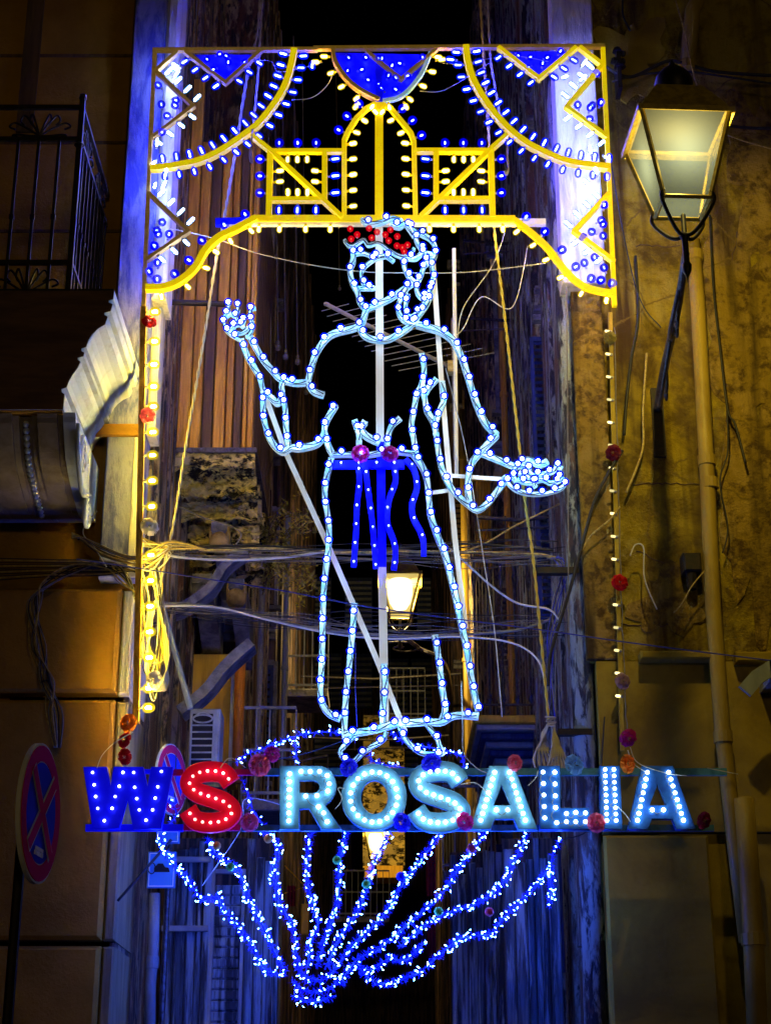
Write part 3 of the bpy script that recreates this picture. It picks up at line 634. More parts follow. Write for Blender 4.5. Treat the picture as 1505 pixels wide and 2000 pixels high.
for (cy, cz, r0, tn) in ((12.42, .24, .17, 1), (12.75, .60, .13, -1)):     # carved volutes on the lit side
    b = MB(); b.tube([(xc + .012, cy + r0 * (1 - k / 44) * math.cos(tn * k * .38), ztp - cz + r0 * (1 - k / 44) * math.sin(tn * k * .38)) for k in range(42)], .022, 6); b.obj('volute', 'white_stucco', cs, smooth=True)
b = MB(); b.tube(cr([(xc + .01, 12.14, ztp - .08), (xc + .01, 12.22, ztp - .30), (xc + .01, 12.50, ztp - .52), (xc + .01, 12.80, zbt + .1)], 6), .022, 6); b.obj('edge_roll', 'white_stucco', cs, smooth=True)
# railing
t = thing('balcony_railing', P(100, 400, 11.85), 'black wrought iron railing with floral panels on the upper left balcony', 'railing')
Yr = 11.86; xr = P(148, 380, Yr).x; zr = lambda y: P(148, y, Yr).z
z_bot = xs[0][2] + .03; z1 = zr(210); z2 = zr(272); z3 = zr(513)
b = MB(); b.box(xr - .022, Yr - .022, z_bot, xr + .022, Yr + .022, zr(198)); b.lathe([(.0, 0), (.02, 0), (.035, .03), (.03, .06), (.012, .075), (0, .08)], 8, 0, (xr, Yr, zr(198))); b.lathe([(.022, 0), (.045, .03), (.022, .06)], 8, 0, (xr, Yr, zr(290))); b.obj('corner_post', 'iron', t)
for z in (z1, z2, z3):
    b = MB(); b.box(xr - 3.2, Yr - .018, z - .018, xr - .022, Yr + .018, z + .018); b.obj('rail', 'iron', t)
    b = MB(); b.box(xr - .018, Yr + .022, z - .018, xr + .018, YW - .05, z + .018); b.obj('rail', 'iron', t)
bar = MB(); bar.box(-.012, -.012, z_bot, .012, .012, z2 - .018); bar.box(-.018, -.018, (z2 + z_bot) / 2 - .02, .018, .018, (z2 + z_bot) / 2 + .02); bme = bar.mesh('bar', 'iron')
for k in range(16): link('bar', bme, t, None, Matrix.Translation((xr - .17 * (k + 1), Yr, 0)))
for k in range(9): link('bar', bme, t, None, Matrix.Translation((xr, Yr + .15 * (k + 1), 0)))
def floral(b, o, ax, Lx, H):
    def q(u, v): return o + ax * (u * Lx) + Vector((0, 0, v * H))
    for s in (-1, 1):
        for (a, c) in ((.85, .55), (.55, .85), (.75, .1), (.3, .9)):
            b.tube(cr([q(0, .05), q(s * a * .35, c * .55), q(s * a * .8, c), q(s * a, c * .75), q(s * a * .8, c * .55)], 5), .010, 5)
for k in range(5):
    b = MB(); floral(b, Vector((xr - .34 - .68 * k, Yr, z2 + .02)), Vector((1, 0, 0)), .30, (z1 - z2) * .8); b.obj('ornament', 'iron', t)
    b = MB(); floral(b, Vector((xr - .34 - .68 * k, Yr, z_bot + .02)), Vector((1, 0, 0)), .30, (z3 - z_bot) * .85); b.obj('ornament', 'iron', t)
for k in range(2):
    b = MB(); floral(b, Vector((xr, Yr + .36 + .66 * k, z2 + .02)), Vector((0, 1, 0)), .30, (z1 - z2) * .8); b.obj('ornament', 'iron', t)

# ================================================================== LIGHT ARCH
arch = thing('light_arch', P(742, 570, YF), 'yellow framed festival light arch with blue and white bulbs above the saint', 'light arch')
def px_poly(pts, smooth=False, Y=YF, n=6):
    q = [XZ(x, y, Y) for x, y in pts]; return cr(q, n) if smooth else q
def bar_(pts, wpx, m, smooth=False, name='bar', par=None, Y0=None, Y1=None, wire=False):
    y0 = YF - .03 if Y0 is None else Y0; y1 = YF + .01 if Y1 is None else Y1
    b = MB(); q = px_poly(pts, smooth); b.ribbon(q, wpx * .0043, y0, y1)
    o = b.obj(name, m, par or arch)
    return o, q
def row(q, step, sides, me, par, fwd=-0.25, off=.5, s=1.0, w=.03):
    for p, d in resample(q, step * .0043, off):
        for sd in sides:
            n = (-d[1] * sd, d[0] * sd); put(me, par, (p[0] + n[0] * w, YF - .015, p[1] + n[1] * w), (n[0], fwd, n[1]), s=s)
# outer posts and top bar
lay = [0.0]
def nl(): lay[0] += .0023; return YF - .03 - lay[0] % .0345
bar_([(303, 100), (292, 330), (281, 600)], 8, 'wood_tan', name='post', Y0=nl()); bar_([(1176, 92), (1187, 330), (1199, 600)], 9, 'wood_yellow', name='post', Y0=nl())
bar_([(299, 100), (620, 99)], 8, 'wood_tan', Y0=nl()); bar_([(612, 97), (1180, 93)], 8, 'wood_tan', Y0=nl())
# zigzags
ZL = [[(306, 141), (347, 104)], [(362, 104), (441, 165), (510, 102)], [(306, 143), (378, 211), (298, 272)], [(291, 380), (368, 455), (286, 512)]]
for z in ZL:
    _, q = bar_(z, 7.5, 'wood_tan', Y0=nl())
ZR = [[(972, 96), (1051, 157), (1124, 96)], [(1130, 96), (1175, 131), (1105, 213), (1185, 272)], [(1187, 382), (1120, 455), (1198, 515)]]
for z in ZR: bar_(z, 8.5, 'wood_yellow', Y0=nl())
# big arcs
AL = [(575, 100), (570, 126), (559, 166), (539, 203), (507, 244), (472, 272), (426, 302), (383, 320), (320, 331), (295, 332)]
AR = [(909, 94), (913, 126), (926, 166), (952, 209), (982, 246), (1016, 276), (1055, 299), (1112, 321), (1187, 331)]
for A in (AL, AR):
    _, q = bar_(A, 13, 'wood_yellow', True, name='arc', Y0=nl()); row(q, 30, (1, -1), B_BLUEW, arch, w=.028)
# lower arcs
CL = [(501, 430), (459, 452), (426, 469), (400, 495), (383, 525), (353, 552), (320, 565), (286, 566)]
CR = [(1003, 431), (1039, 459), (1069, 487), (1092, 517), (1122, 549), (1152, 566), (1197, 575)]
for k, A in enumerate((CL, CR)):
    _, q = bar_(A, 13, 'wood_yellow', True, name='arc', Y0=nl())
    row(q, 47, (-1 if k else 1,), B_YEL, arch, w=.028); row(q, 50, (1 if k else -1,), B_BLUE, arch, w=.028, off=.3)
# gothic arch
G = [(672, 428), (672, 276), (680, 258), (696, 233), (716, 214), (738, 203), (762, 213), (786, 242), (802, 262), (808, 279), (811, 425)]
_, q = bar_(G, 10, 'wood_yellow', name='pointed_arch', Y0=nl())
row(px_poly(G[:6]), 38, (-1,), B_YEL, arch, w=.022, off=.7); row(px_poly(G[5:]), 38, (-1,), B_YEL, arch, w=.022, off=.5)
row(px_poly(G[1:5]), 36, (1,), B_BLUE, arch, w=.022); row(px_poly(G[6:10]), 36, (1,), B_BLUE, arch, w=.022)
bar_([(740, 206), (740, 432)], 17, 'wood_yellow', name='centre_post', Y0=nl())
bar_([(740, 140), (740, 203)], 15, 'blue_glow_paint', name='centre_post', Y0=nl())
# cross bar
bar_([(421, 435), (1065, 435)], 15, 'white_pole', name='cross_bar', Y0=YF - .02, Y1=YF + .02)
bar_([(421, 435), (497, 433)], 16, 'blue_glow_paint', name='cross_bar', Y0=YF - .024, Y1=YF + .02)
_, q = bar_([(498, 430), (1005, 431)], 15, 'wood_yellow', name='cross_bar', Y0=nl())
for x in (506, 546, 597, 645, 838, 885, 935, 981): put(B_YEL, arch, P(x, 438, YF - .02), (0, -.25, -1))
# squares
def square(x0, x1, inner, s):
    m = 'wood_yellow'; o = x0 if s > 0 else x1; i_ = x1 if s > 0 else x0
    bar_([(min(x0, x1, inner), 298), (max(x0, x1, inner), 298)], 9, m, Y0=nl()); bar_([(o, 296), (o - 3 * s, 428)], 12, m, Y0=nl())
    bar_([(i_, 298), (i_, 392)], 11, m, Y0=nl()); bar_([(x0 - 2, 393), (x1 + 2, 393)], 10, m, Y0=nl())
    for k in (-1, 0, 1):
        cx = (x0 + x1) / 2
        put(B_YEL, arch, P(cx + 19 * k, 302, YF - .02), (0, -.2, -1)); put(B_YEL, arch, P(cx + 19 * k, 388, YF - .02), (0, -.2, 1))
        put(B_BLUE, arch, P(cx + 36 * k, 292, YF - .02), (0, -.2, 1)); put(B_BLUEW, arch, P(cx + 36 * k, 399, YF - .02), (0, -.2, -1))
        put(B_BLUE, arch, P(o - 7 * s, 345 + 33 * k, YF - .02), (-s, -.2, 0)); put(B_BLUEW, arch, P(i_ + 6 * s, 345 + 33 * k, YF - .02), (s, -.2, 0))
    for dy in (-10, 11):
        put(B_YEL, arch, P(o + 6 * s, 345 + dy, YF - .02), (s, -.2, 0)); put(B_YEL, arch, P(i_ - 6 * s, 345 + dy, YF - .02), (-s, -.2, 0))
square(528, 634, 670, 1); square(851, 958, 813, -1)
bar_([(492, 269), (528, 298), (668, 429)], 9, 'wood_yellow', name='brace', Y0=nl()); bar_([(989, 268), (955, 298), (821, 427)], 9, 'wood_yellow', name='brace', Y0=nl())
# centre scallop with blue film
SCL = [(650, 98), (655, 126), (678, 160), (705, 182), (740, 200), (783, 190), (820, 150), (840, 105)]
_, q = bar_(SCL[:5], 8, 'wood_tan', True, name='arc', Y0=nl()); row(q, 38, (-1,), B_YEL, arch)
_, q = bar_(SCL[4:], 8, 'channel', True, name='arc', Y0=nl()); row(q, 38, (-1,), B_YEL, arch)
bar_([(715, 102), (783, 157), (853, 98)], 7, 'wood_tan', Y0=nl())
# blue film panels behind the zigzags
def film(pts):
    b = MB(); q = px_poly(pts); b.prism(q, YF + .02, YF + .026, 'y'); b.obj('blue_film', 'blue_film', arch)
film([(650, 100), (657, 128), (680, 158), (708, 180), (740, 196), (775, 188), (812, 155), (838, 104)])
film([(380, 104), (441, 158), (500, 104)]); film([(985, 98), (1051, 150), (1112, 98)])
def scatter(tri, n, me, seed, fwd=-1, s=.9):
    rs = random.Random(seed); c = 0
    xs_ = [p[0] for p in tri]; ys_ = [p[1] for p in tri]; pts = []
    def inside(x, y):
        r_ = False; j = len(tri) - 1
        for i in range(len(tri)):
            if (tri[i][1] > y) != (tri[j][1] > y) and x < (tri[j][0] - tri[i][0]) * (y - tri[i][1]) / (tri[j][1] - tri[i][1]) + tri[i][0]: r_ = not r_
            j = i
        return r_
    for _ in range(900):
        x, y = rs.uniform(min(xs_), max(xs_)), rs.uniform(min(ys_), max(ys_))
        if inside(x, y) and all(math.hypot(x - a, y - c_) > 17 for a, c_ in pts):
            pts.append((x, y)); th = rs.uniform(0, 6.28)
            put(me, arch, P(x, y, YF - .01), (math.cos(th), fwd * .45, math.sin(th)), s=s)
            if len(pts) >= n: break
scatter([(660, 106), (690, 158), (740, 186), (790, 180), (830, 106)], 16, B_BLUE, 1, s=.8)
scatter([(395, 108), (441, 150), (490, 108)], 6, B_BLUE, 2, s=.75); scatter([(1000, 104), (1051, 145), (1100, 104)], 6, B_BLUE, 3, s=.75)
scatter([(309, 165), (360, 211), (305, 260)], 6, B_BLUE, 4); scatter([(298, 405), (355, 455), (295, 500)], 6, B_BLUE, 5)
scatter([(1172, 150), (1120, 213), (1172, 255)], 6, B_BLUE, 6); scatter([(1183, 400), (1135, 455), (1186, 500)], 6, B_BLUE, 7)
scatter([(318, 140), (350, 112), (375, 125), (345, 160)], 3, B_WHITE, 8); scatter([(1130, 105), (1165, 135), (1120, 180), (1105, 150)], 4, B_WHITE, 9)
scatter([(300, 285), (330, 300), (325, 325), (298, 322)], 2, B_WHITE, 13); scatter([(298, 345), (330, 345), (325, 385), (296, 370)], 3, B_WHITE, 14)
scatter([(1150, 280), (1180, 290), (1182, 315), (1140, 312)], 2, B_WHITE, 15); scatter([(1140, 345), (1182, 345), (1180, 375), (1140, 385)], 2, B_WHITE, 16)
scatter([(1130, 490), (1190, 530), (1190, 560), (1150, 545)], 5, B_BLUE, 17)
scatter([(292, 520), (330, 515), (325, 545), (290, 555)], 2, B_BLUE, 18)
def zrow(z, sd, me=B_BLUEW, step=31): row(px_poly(z), step, (sd,), me, arch, w=.02, off=.6)
zrow(ZL[1], 1 if False else -1); zrow(ZL[2][:2], 1, B_WHITE); zrow(ZL[2][1:], 1, B_WHITE); zrow(ZL[3][:2], 1, B_WHITE); zrow(ZL[3][1:], 1, B_WHITE)
zrow(ZR[0], -1); zrow(ZR[1][1:3], -1, B_WHITE); zrow(ZR[1][2:], -1, B_WHITE); zrow(ZR[2][:2], -1, B_WHITE); zrow(ZR[2][1:], -1, B_WHITE)
for x, y, d in ((610, 118, (0, -.2, -1)), (628, 121, (-1, -.2, -.2)), (850, 118, (1, -.2, 0)), (700, 200, (-.5, -.2, -1)), (788, 200, (.4, -.2, -1)), (893, 118, (-1, -.2, 0))): put(B_YEL if x not in (610, 893) else B_BLUEW, arch, P(x, y, YF - .02), d)
# thin wiring looping over the frame
def wire(pts, Y, r, m, name, lab=None, cat='cable', n=8, par=None, tw=0, grp=None, wob=0.0):
    q = cr([tuple(P(p[0], p[1], p[2] if len(p) > 2 else Y)) for p in pts], n); b = MB()
    if wob: q = [(a + U(-wob, wob), c, d + U(-wob, wob)) for a, c, d in q]
    if tw:
        qq = resample(q, .02)
        for ph in (0, math.pi):
            b.tube([(p[0] + r * .55 * math.cos(i * .55 + ph), p[1] + r * .55 * math.sin(i * .55 + ph), p[2]) for i, (p, d) in enumerate(qq)], r * .62, 5)
    else: b.tube(q, r, 5)
    o = b.obj(name, m, par, smooth=not tw)
    if par is None: tag(o, lab, cat, grp)
    return o
for pts in ([(345, 150), (355, 120), (380, 117), (400, 128)], [(500, 118), (530, 120), (545, 140), (600, 130), (630, 122)], [(570, 195), (610, 190), (640, 165), (655, 130)],
            [(860, 122), (900, 125), (950, 115), (1010, 110), (1070, 120)], [(820, 178), (860, 178), (905, 155), (960, 120)]):
    wire(pts, YF - .04, .0035, 'cable_white', 'wire', par=arch)

# ================================================================== SIDE STRIPS OF BULBS
ls = thing('light_post', P(272, 1000, YF), 'wooden post with glowing yellow bulbs climbing the left wall corner', 'light post')
b = MB(); b.ribbon(px_poly([(281, 602), (274, 1000), (266, 1415)]), .05, YF - .035, YF + .01); b.obj('post', 'wood_post', ls)
for py in (610, 668, 713, 756, 795, 845, 890, 940, 990, 1085, 1135, 1185, 1235, 1285, 1345, 1383):
    px = 281 - (py - 602) * .018; put(B_YSTR, ls, P(px + 6, py, YF - .02), (1, -.15, 0))
    b = MB(); b.tube([P(px + 2, py + 2, YF - .03), P(px + 5, py + 3, YF - .05), P(px + 8, py, YF - .02)], .004, 4); b.obj('wire', 'cable_warm', ls)
rs_ = thing('light_post', P(1210, 1000, YF), 'slim yellow green post with dim bulbs on the right ochre wall', 'light post')
b = MB(); b.ribbon(px_poly([(1199, 580), (1208, 900), (1224, 1450)]), .034, YF + .28, YF + .31); b.obj('post', 'wood_post_right', rs_)
py = 648
while py < 1400:
    px = 1195 + (py - 600) * .031; put(B_YDIM, rs_, P(px - 3, py, YF + .27), (-1, -.3, 0)); py += 44.5
wire([(1200, 640), (1203, 800), (1208, 1000), (1214, 1200), (1222, 1400), (1228, 1450)], YF + .26, .004, 'cable_grey', 'wire', par=rs_, wob=.006)

# ================================================================== FIGURE
fig = thing('light_figure', P(750, 1420, YF - .05), 'outlined saint figure in robe made of pale light tubes', 'light figure')
YG = YF - .08
z3 = lambda L: [(400 + x / 3.01, 420 + y / 3.01) for x, y in L]
z4 = lambda L: [(700 + x / 3.01, 420 + y / 3.01) for x, y in L]
z7 = lambda L: [(580 + x / 3.125, 860 + y / 3.125) for x, y in L]
lay2 = [0]
def chan(pts, name, wpx=12, m='channel', step=41, me=None, smooth=True, off=.5, wires=True, bulbs=True):
    me = me or B_FIG
    lay2[0] = (lay2[0] + 1) % 17; y0 = YG - .012 - lay2[0] * .0021
    q = cr([XZ(x, y, YG) for x, y in pts], 7) if smooth else [XZ(x, y, YG) for x, y in pts]
    b = MB(); wd = wpx * .0041; b.ribbon(q, wd, y0, YG + .02); 
    # raised rims along both edges of the channel
    rim = []
    o = b.obj(name, m, fig)
    if wires:
        qq = resample(q, .03); b = MB()
        if len(qq) > 3:
            b.tube([(p[0] - d[1] * wd * .30 * math.sin(i * .55), y0 - .004, p[1] + d[0] * wd * .30 * math.sin(i * .55)) for i, (p, d) in enumerate(qq)], .0042, 4)
            for sd in (-1, 1): b.tube([(p[0] - d[1] * wd * .5 * sd, y0 - .001, p[1] + d[0] * wd * .5 * sd) for i, (p, d) in enumerate(qq)], .0028, 4)
            link('wire', b.mesh('wire', 'black_wire'), fig)
    if bulbs:
        for p, d in resample(q, step * .0041, off): put(me, fig, (p[0], y0 - .002, p[1]), (0, -1, 0.12))
    return q
# left hand and arm
chan(z3([(140, 505), (138, 570), (112, 610), (120, 665), (155, 705), (215, 738)]), 'hand_tube', 7.5, step=22)
chan(z3([(190, 512), (196, 560), (182, 600), (205, 640), (232, 665)]), 'hand_tube', 7, step=24)
chan(z3([(300, 548), (272, 560), (268, 610), (285, 650), (268, 695), (245, 722)]), 'hand_tube', 7, step=24)
chan(z3([(235, 595), (222, 640), (180, 650), (150, 690)]), 'hand_tube', 7, step=26)
chan(z3([(130, 600), (150, 585), (182, 600)]), 'hand_tube', 6, bulbs=False); chan(z3([(190, 700), (230, 690), (262, 660)]), 'hand_tube', 6, bulbs=False)
chan(z3([(215, 735), (250, 830), (320, 950), (345, 1035), (395, 1080), (430, 1108), (455, 1060), (452, 1000), (475, 968)]), 'arm_tube')
chan(z3([(268, 722), (300, 780), (350, 862), (400, 920), (445, 965), (530, 990), (605, 985)]), 'arm_tube')
chan(z3([(605, 985), (625, 905), (650, 825), (700, 745), (760, 700), (880, 668), (922, 640), (948, 555)]), 'shoulder_tube')
chan(z3([(605, 985), (640, 1040), (700, 1062)]), 'shoulder_tube')
chan(z3([(345, 1045), (345, 1180), (370, 1290), (415, 1365), (460, 1395), (505, 1372), (560, 1375), (660, 1348), (700, 1290), (712, 1220), (770, 1120)]), 'sleeve_tube')
chan(z3([(455, 1060), (475, 1160), (480, 1280), (495, 1372)]), 'sleeve_tube')
chan(z3([(705, 1290), (722, 1350), (745, 1400), (762, 1420)]), 'waist_tube')
chan(z3([(745, 1415), (840, 1412), (950, 1416), (1100, 1395), (1240, 1410)]), 'belt_tube', 8)
chan(z3([(880, 1215), (905, 1290), (905, 1350)]), 'fold_tube'); chan(z3([(942, 1222), (918, 1262), (950, 1305), (1025, 1342)]), 'fold_tube'); chan(z3([(1148, 1195), (1100, 1235), (1080, 1290), (1070, 1355)]), 'fold_tube')
# head
chan(z3([(868, 180), (872, 260), (853, 330), (868, 400), (895, 450), (912, 510), (945, 555)]), 'face_tube')
chan(z3([(1110, 275), (1050, 242), (960, 285), (920, 340), (928, 395), (950, 415), (992, 432), (900, 432)]), 'nose_tube', 8, step=34)
chan(z3([(870, 235), (930, 225), (1000, 250), (1060, 245)]), 'brow_tube', 8, step=34)
chan(z3([(945, 555), (1010, 530), (1090, 492), (1160, 445), (1225, 400)]), 'jaw_tube')
chan(z3([(902, 655), (940, 712), (1000, 735), (1070, 735), (1140, 702), (1200, 660), (1232, 622)]), 'collar_tube')
for s_ in ([(1180, 55), (1240, 100), (1330, 150), (1356, 220), (1332, 300), (1345, 380), (1310, 470), (1245, 580), (1195, 602), (1178, 540), (1195, 470)],
           [(1162, 262), (1180, 330), (1210, 380), (1245, 400), (1272, 350), (1290, 300), (1335, 270)],
           [(1170, 250), (1235, 258), (1280, 228), (1342, 240)], [(1240, 400), (1250, 458), (1282, 490), (1322, 450), (1342, 375)],
           [(1210, 400), (1165, 470), (1135, 540), (1150, 602), (1200, 640), (1240, 640)], [(1330, 470), (1300, 535), (1250, 605), (1230, 635)],
           [(1235, 110), (1250, 170), (1290, 230), (1300, 300)], [(1090, 60), (1140, 75), (1180, 60), (1230, 130)]):
    chan(z3(s_), 'hair_tube', 9, step=30)
chan(z3([(920, 30), (960, 60), (1040, 50), (1100, 25), (1160, 45)]), 'crown_tube', 7, step=40)
# right shoulder, sleeve, hand
chan(z4([(340, 650), (400, 665), (480, 690), (550, 740), (600, 830), (640, 950), (690, 1110), (740, 1220), (812, 1300)]), 'shoulder_tube')
chan(z4([(812, 1300), (720, 1392), (662, 1470), (640, 1590), (650, 1690)]), 'sleeve_tube')
chan(z4([(455, 1290), (470, 1400), (492, 1500), (532, 1585), (575, 1640), (640, 1700), (700, 1735), (760, 1692), (805, 1635), (855, 1572)]), 'sleeve_tube')
chan(z4([(370, 815), (385, 910), (370, 1000), (342, 1060), (325, 1150), (310, 1240), (322, 1310), (335, 1400)]), 'robe_tube')
chan(z4([(372, 1000), (388, 1080), (402, 1150), (440, 1222), (456, 1290)]), 'robe_tube'); chan(z4([(458, 965), (415, 1010), (385, 1060)]), 'robe_tube')
chan(z4([(445, 1235), (478, 1150), (502, 1080), (490, 980)]), 'robe_tube')
chan(z4([(722, 1402), (830, 1445), (920, 1478), (960, 1452), (1000, 1440), (1060, 1468), (1110, 1450)]), 'arm_tube', step=36)
chan(z4([(850, 1540), (900, 1600), (960, 1632), (1060, 1642), (1185, 1612), (1212, 1558), (1160, 1545)]), 'hand_tube', 8, step=26)
chan(z4([(1195, 1495), (1162, 1480), (1135, 1512), (1030, 1530), (990, 1492), (935, 1480), (905, 1530), (925, 1570)]), 'hand_tube', 8, step=24)
chan(z4([(930, 1560), (1000, 1578), (1080, 1560), (1130, 1580), (1190, 1560)]), 'hand_tube', 7, step=24); chan(z4([(940, 1520), (1000, 1545), (1040, 1602)]), 'hand_tube', 7, step=24)
# skirt
chan(z7([(210, 115), (182, 220), (170, 350), (192, 500), (195, 630), (175, 800), (162, 950), (157, 1150), (152, 1350), (142, 1550), (160, 1620), (200, 1672), (265, 1702)]), 'skirt_tube')
chan(z7([(350, 1000), (340, 1150), (322, 1350), (300, 1550), (292, 1700), (288, 1790)]), 'skirt_tube'); chan(z7([(530, 1370), (538, 1500), (522, 1650), (524, 1765)]), 'skirt_tube')
chan(z7([(705, 80), (780, 200), (800, 330), (812, 450), (850, 570), (900, 700), (940, 850), (970, 980), (1000, 1120), (1032, 1270), (1070, 1500), (1105, 1650)]), 'skirt_tube')
chan(z7([(1105, 1688), (1000, 1680), (940, 1690), (880, 1722), (780, 1722), (620, 1732)]), 'hem_tube'); chan(z7([(840, 1195), (862, 1330), (882, 1500), (902, 1640), (878, 1712)]), 'skirt_tube')
chan(z7([(275, 1805), (350, 1790), (460, 1772), (540, 1752), (615, 1728)]), 'hem_tube')
chan(z7([(350, 1802), (300, 1850), (262, 1905), (300, 1955), (340, 1962), (420, 1892), (520, 1832), (545, 1780)]), 'foot_tube', 9)
chan(z7([(620, 1742), (652, 1812), (712, 1878), (775, 1912), (885, 1912), (868, 1862), (848, 1812), (790, 1732)]), 'foot_tube', 9)
# blue sash
chan(z7([(215, 150), (400, 148), (655, 148)]), 'sash', 17, 'blue_glow_paint', me=B_SASH, step=36, wires=False)
for s_ in ([(370, 130), (380, 250), (365, 400), (360, 550), (350, 700), (345, 772)], [(415, 150), (435, 320), (455, 470), (470, 630), (480, 782)],
           [(590, 150), (600, 250), (560, 370), (550, 500), (590, 620), (600, 700), (590, 790)], [(660, 120), (712, 180), (730, 290), (700, 400), (710, 480), (752, 560), (770, 625), (772, 705)]):
    chan(z7(s_), 'sash_ribbon', 11, 'blue_glow_paint', me=B_SASH, step=40, wires=False)
# supports
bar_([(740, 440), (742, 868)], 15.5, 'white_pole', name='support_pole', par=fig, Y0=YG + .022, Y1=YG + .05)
bar_([(743, 868), (746, 1112)], 16, 'blue_glow_paint', name='support_pole', par=fig, Y0=YG + .022, Y1=YG + .05)  # same pale pole lit blue; that light is put into the colour
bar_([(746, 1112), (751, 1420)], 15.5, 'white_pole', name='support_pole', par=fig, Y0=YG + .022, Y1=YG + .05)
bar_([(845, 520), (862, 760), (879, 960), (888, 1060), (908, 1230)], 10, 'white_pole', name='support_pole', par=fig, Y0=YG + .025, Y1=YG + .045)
bar_([(520, 780), (556, 880), (640, 1065), (740, 1300), (790, 1430)], 10, 'white_pole', name='diagonal_brace', par=fig, Y0=YG + .052, Y1=YG + .075)
bar_([(879, 934), (980, 941)], 8, 'white_pole', name='brace', par=fig, Y0=YG + .02, Y1=YG + .024); bar_([(838, 968), (884, 962)], 8, 'white_pole', name='brace', par=fig, Y0=YG + .018, Y1=YG + .023)
for (x, y) in ((855, 95), (895, 130), (860, 155), (965, 92), (1012, 115), (980, 148), (1090, 100), (1080, 165), (1130, 140), (1128, 195), (1190, 190), (1170, 228), (1060, 130), (1160, 205)):
    p = z3([(x, y)])[0]; put(B_RED, fig, P(p[0], p[1], YG - .06), (0, -1, .1), s=1.0)
for s_ in ([(820, 150), (860, 190), (930, 150), (960, 180), (1020, 170), (1080, 210), (1130, 240), (1190, 250), (1230, 200)],):
    chan(z3(s_), 'crown_tube', 6, bulbs=False)
b = MB(); x, z = XZ(886, 486, YF + .3); b.tube([(x, YF + .3, z), (x - .01, YF + .3, XZ(884, 930, YF + .3)[1])], .017, 8); tag(b.obj('mast', 'white_pole'), 'short pale mast rising behind the right shoulder of the figure', 'mast')

# ================================================================== SIGN
sign = thing('name_sign', P(760, 1560, YF - .15), 'lit letter sign on two rails below the saint', 'sign')
YS = YF - .16
def srail(x0, x1, y0, y1, m, k):
    b = MB(); a = P(x0, y1, YS); c = P(x1, y0, YS); b.box(a.x, YS + .04 + k * .002, a.z, c.x, YS + .075, c.z); b.obj('rail', m, sign)
srail(165, 357, 1608, 1621, 'letter_blue', 0); srail(322, 357, 1500, 1512, 'sign_red', 1); srail(357, 468, 1608, 1620, 'sign_red', 0); srail(440, 515, 1500, 1511, 'sign_red', 0)
srail(516, 1175, 1498, 1512, 'rail_cyan', 0); srail(470, 1175, 1609, 1621, 'rail_cyan', 0); srail(1178, 1420, 1498, 1512, 'rail_cyan', 0); srail(1178, 1395, 1609, 1621, 'rail_cyan', 0)
srail(225, 320, 1500, 1508, 'letter_blue', 0)
def letter(name, loops, m, bulbs, me, depth=.05):
    cu = bpy.data.curves.new(name, 'CURVE'); cu.dimensions = '2D'; cu.fill_mode = 'BOTH'; cu.extrude = depth / 2; cu.bevel_depth = .004; cu.bevel_resolution = 1
    for lp in loops:
        sp = cu.splines.new('POLY'); sp.points.add(len(lp) - 1)
        for i, (x, y) in enumerate(lp): q = XZ(x, y, YS); sp.points[i].co = (q[0], q[1], 0, 1)
        sp.use_cyclic_u = True
    tmp = bpy.data.objects.new('tmp', cu); COL.objects.link(tmp); dg = bpy.context.evaluated_depsgraph_get()
    me_ = bpy.data.meshes.new_from_object(tmp.evaluated_get(dg)); bpy.data.objects.remove(tmp); bpy.data.curves.remove(cu)
    me_.name = name; me_.materials.clear(); me_.materials.append(MATS[m])
    M = Matrix(((1, 0, 0, 0), (0, 0, -1, YS), (0, 1, 0, 0), (0, 0, 0, 1))); me_.transform(M)
    o = link(name, me_, sign)
    if m != 'letter_blue' and m != 'letter_red':
        q = []
        for k, (x, y) in enumerate(bulbs[:-1]):
            x2, y2 = bulbs[k + 1]
            if math.hypot(x2 - x, y2 - y) > 34: continue
            b = MB(); n_ = Vector((-(y2 - y), x2 - x)).normalized() * U(5, 10); b.tube(cr([tuple(P(x, y, YS - depth / 2 - .006)), tuple(P((x + x2) / 2 + n_.x, (y + y2) / 2 + n_.y, YS - depth / 2 - .012)), tuple(P(x2, y2, YS - depth / 2 - .006))], 4), .0028, 4); q.append(b)
        if q:
            w_ = MB()
            for b in q: w_.add(b.v, b.f)
            link('wiring', w_.mesh('wiring', 'cable_grey'), o)['kind'] = 'stuff'
    for (x, y) in bulbs:
        p = P(x, y, YS - depth / 2 - .003); link('bulb', me, o, None, aim(p, (0, -1, .05)))
    return o
def ell(cx, cy, rx, ry, n=36, a0=0, a1=360): return [(cx + rx * math.cos(R(a0 + (a1 - a0) * i / n)), cy + ry * math.sin(R(a0 + (a1 - a0) * i / n))) for i in range(n + (0 if a1 - a0 == 360 else 1))]
def along(pts, n): 
    L = sum(math.dist(a, b) for a, b in zip(pts[:-1], pts[1:])); return [p for p, d in resample(pts, L / n * .999, .5)][:n]
W_ = [(165, 1500), (225, 1500), (238, 1552), (250, 1500), (277, 1500), (285, 1500), (300, 1552), (306, 1500), (338, 1500), (316, 1618), (264, 1618), (250, 1556), (234, 1618), (184, 1618)]
W_ = [(165, 1500), (209, 1500), (217, 1543), (224, 1500), (280, 1500), (289, 1543), (297, 1500), (338, 1500), (315, 1619), (262, 1619), (250, 1556), (233, 1619), (183, 1619)]
letter('letter_w', [W_], 'letter_blue', [(182, 1510), (185, 1534), (188, 1557), (192, 1580), (205, 1604), (220, 1580), (226, 1557), (234, 1537), (241, 1510), (262, 1510), (264, 1539), (268, 1561), (273, 1583), (286, 1603), (299, 1583), (304, 1560), (309, 1538), (316, 1508)], B_LETW)
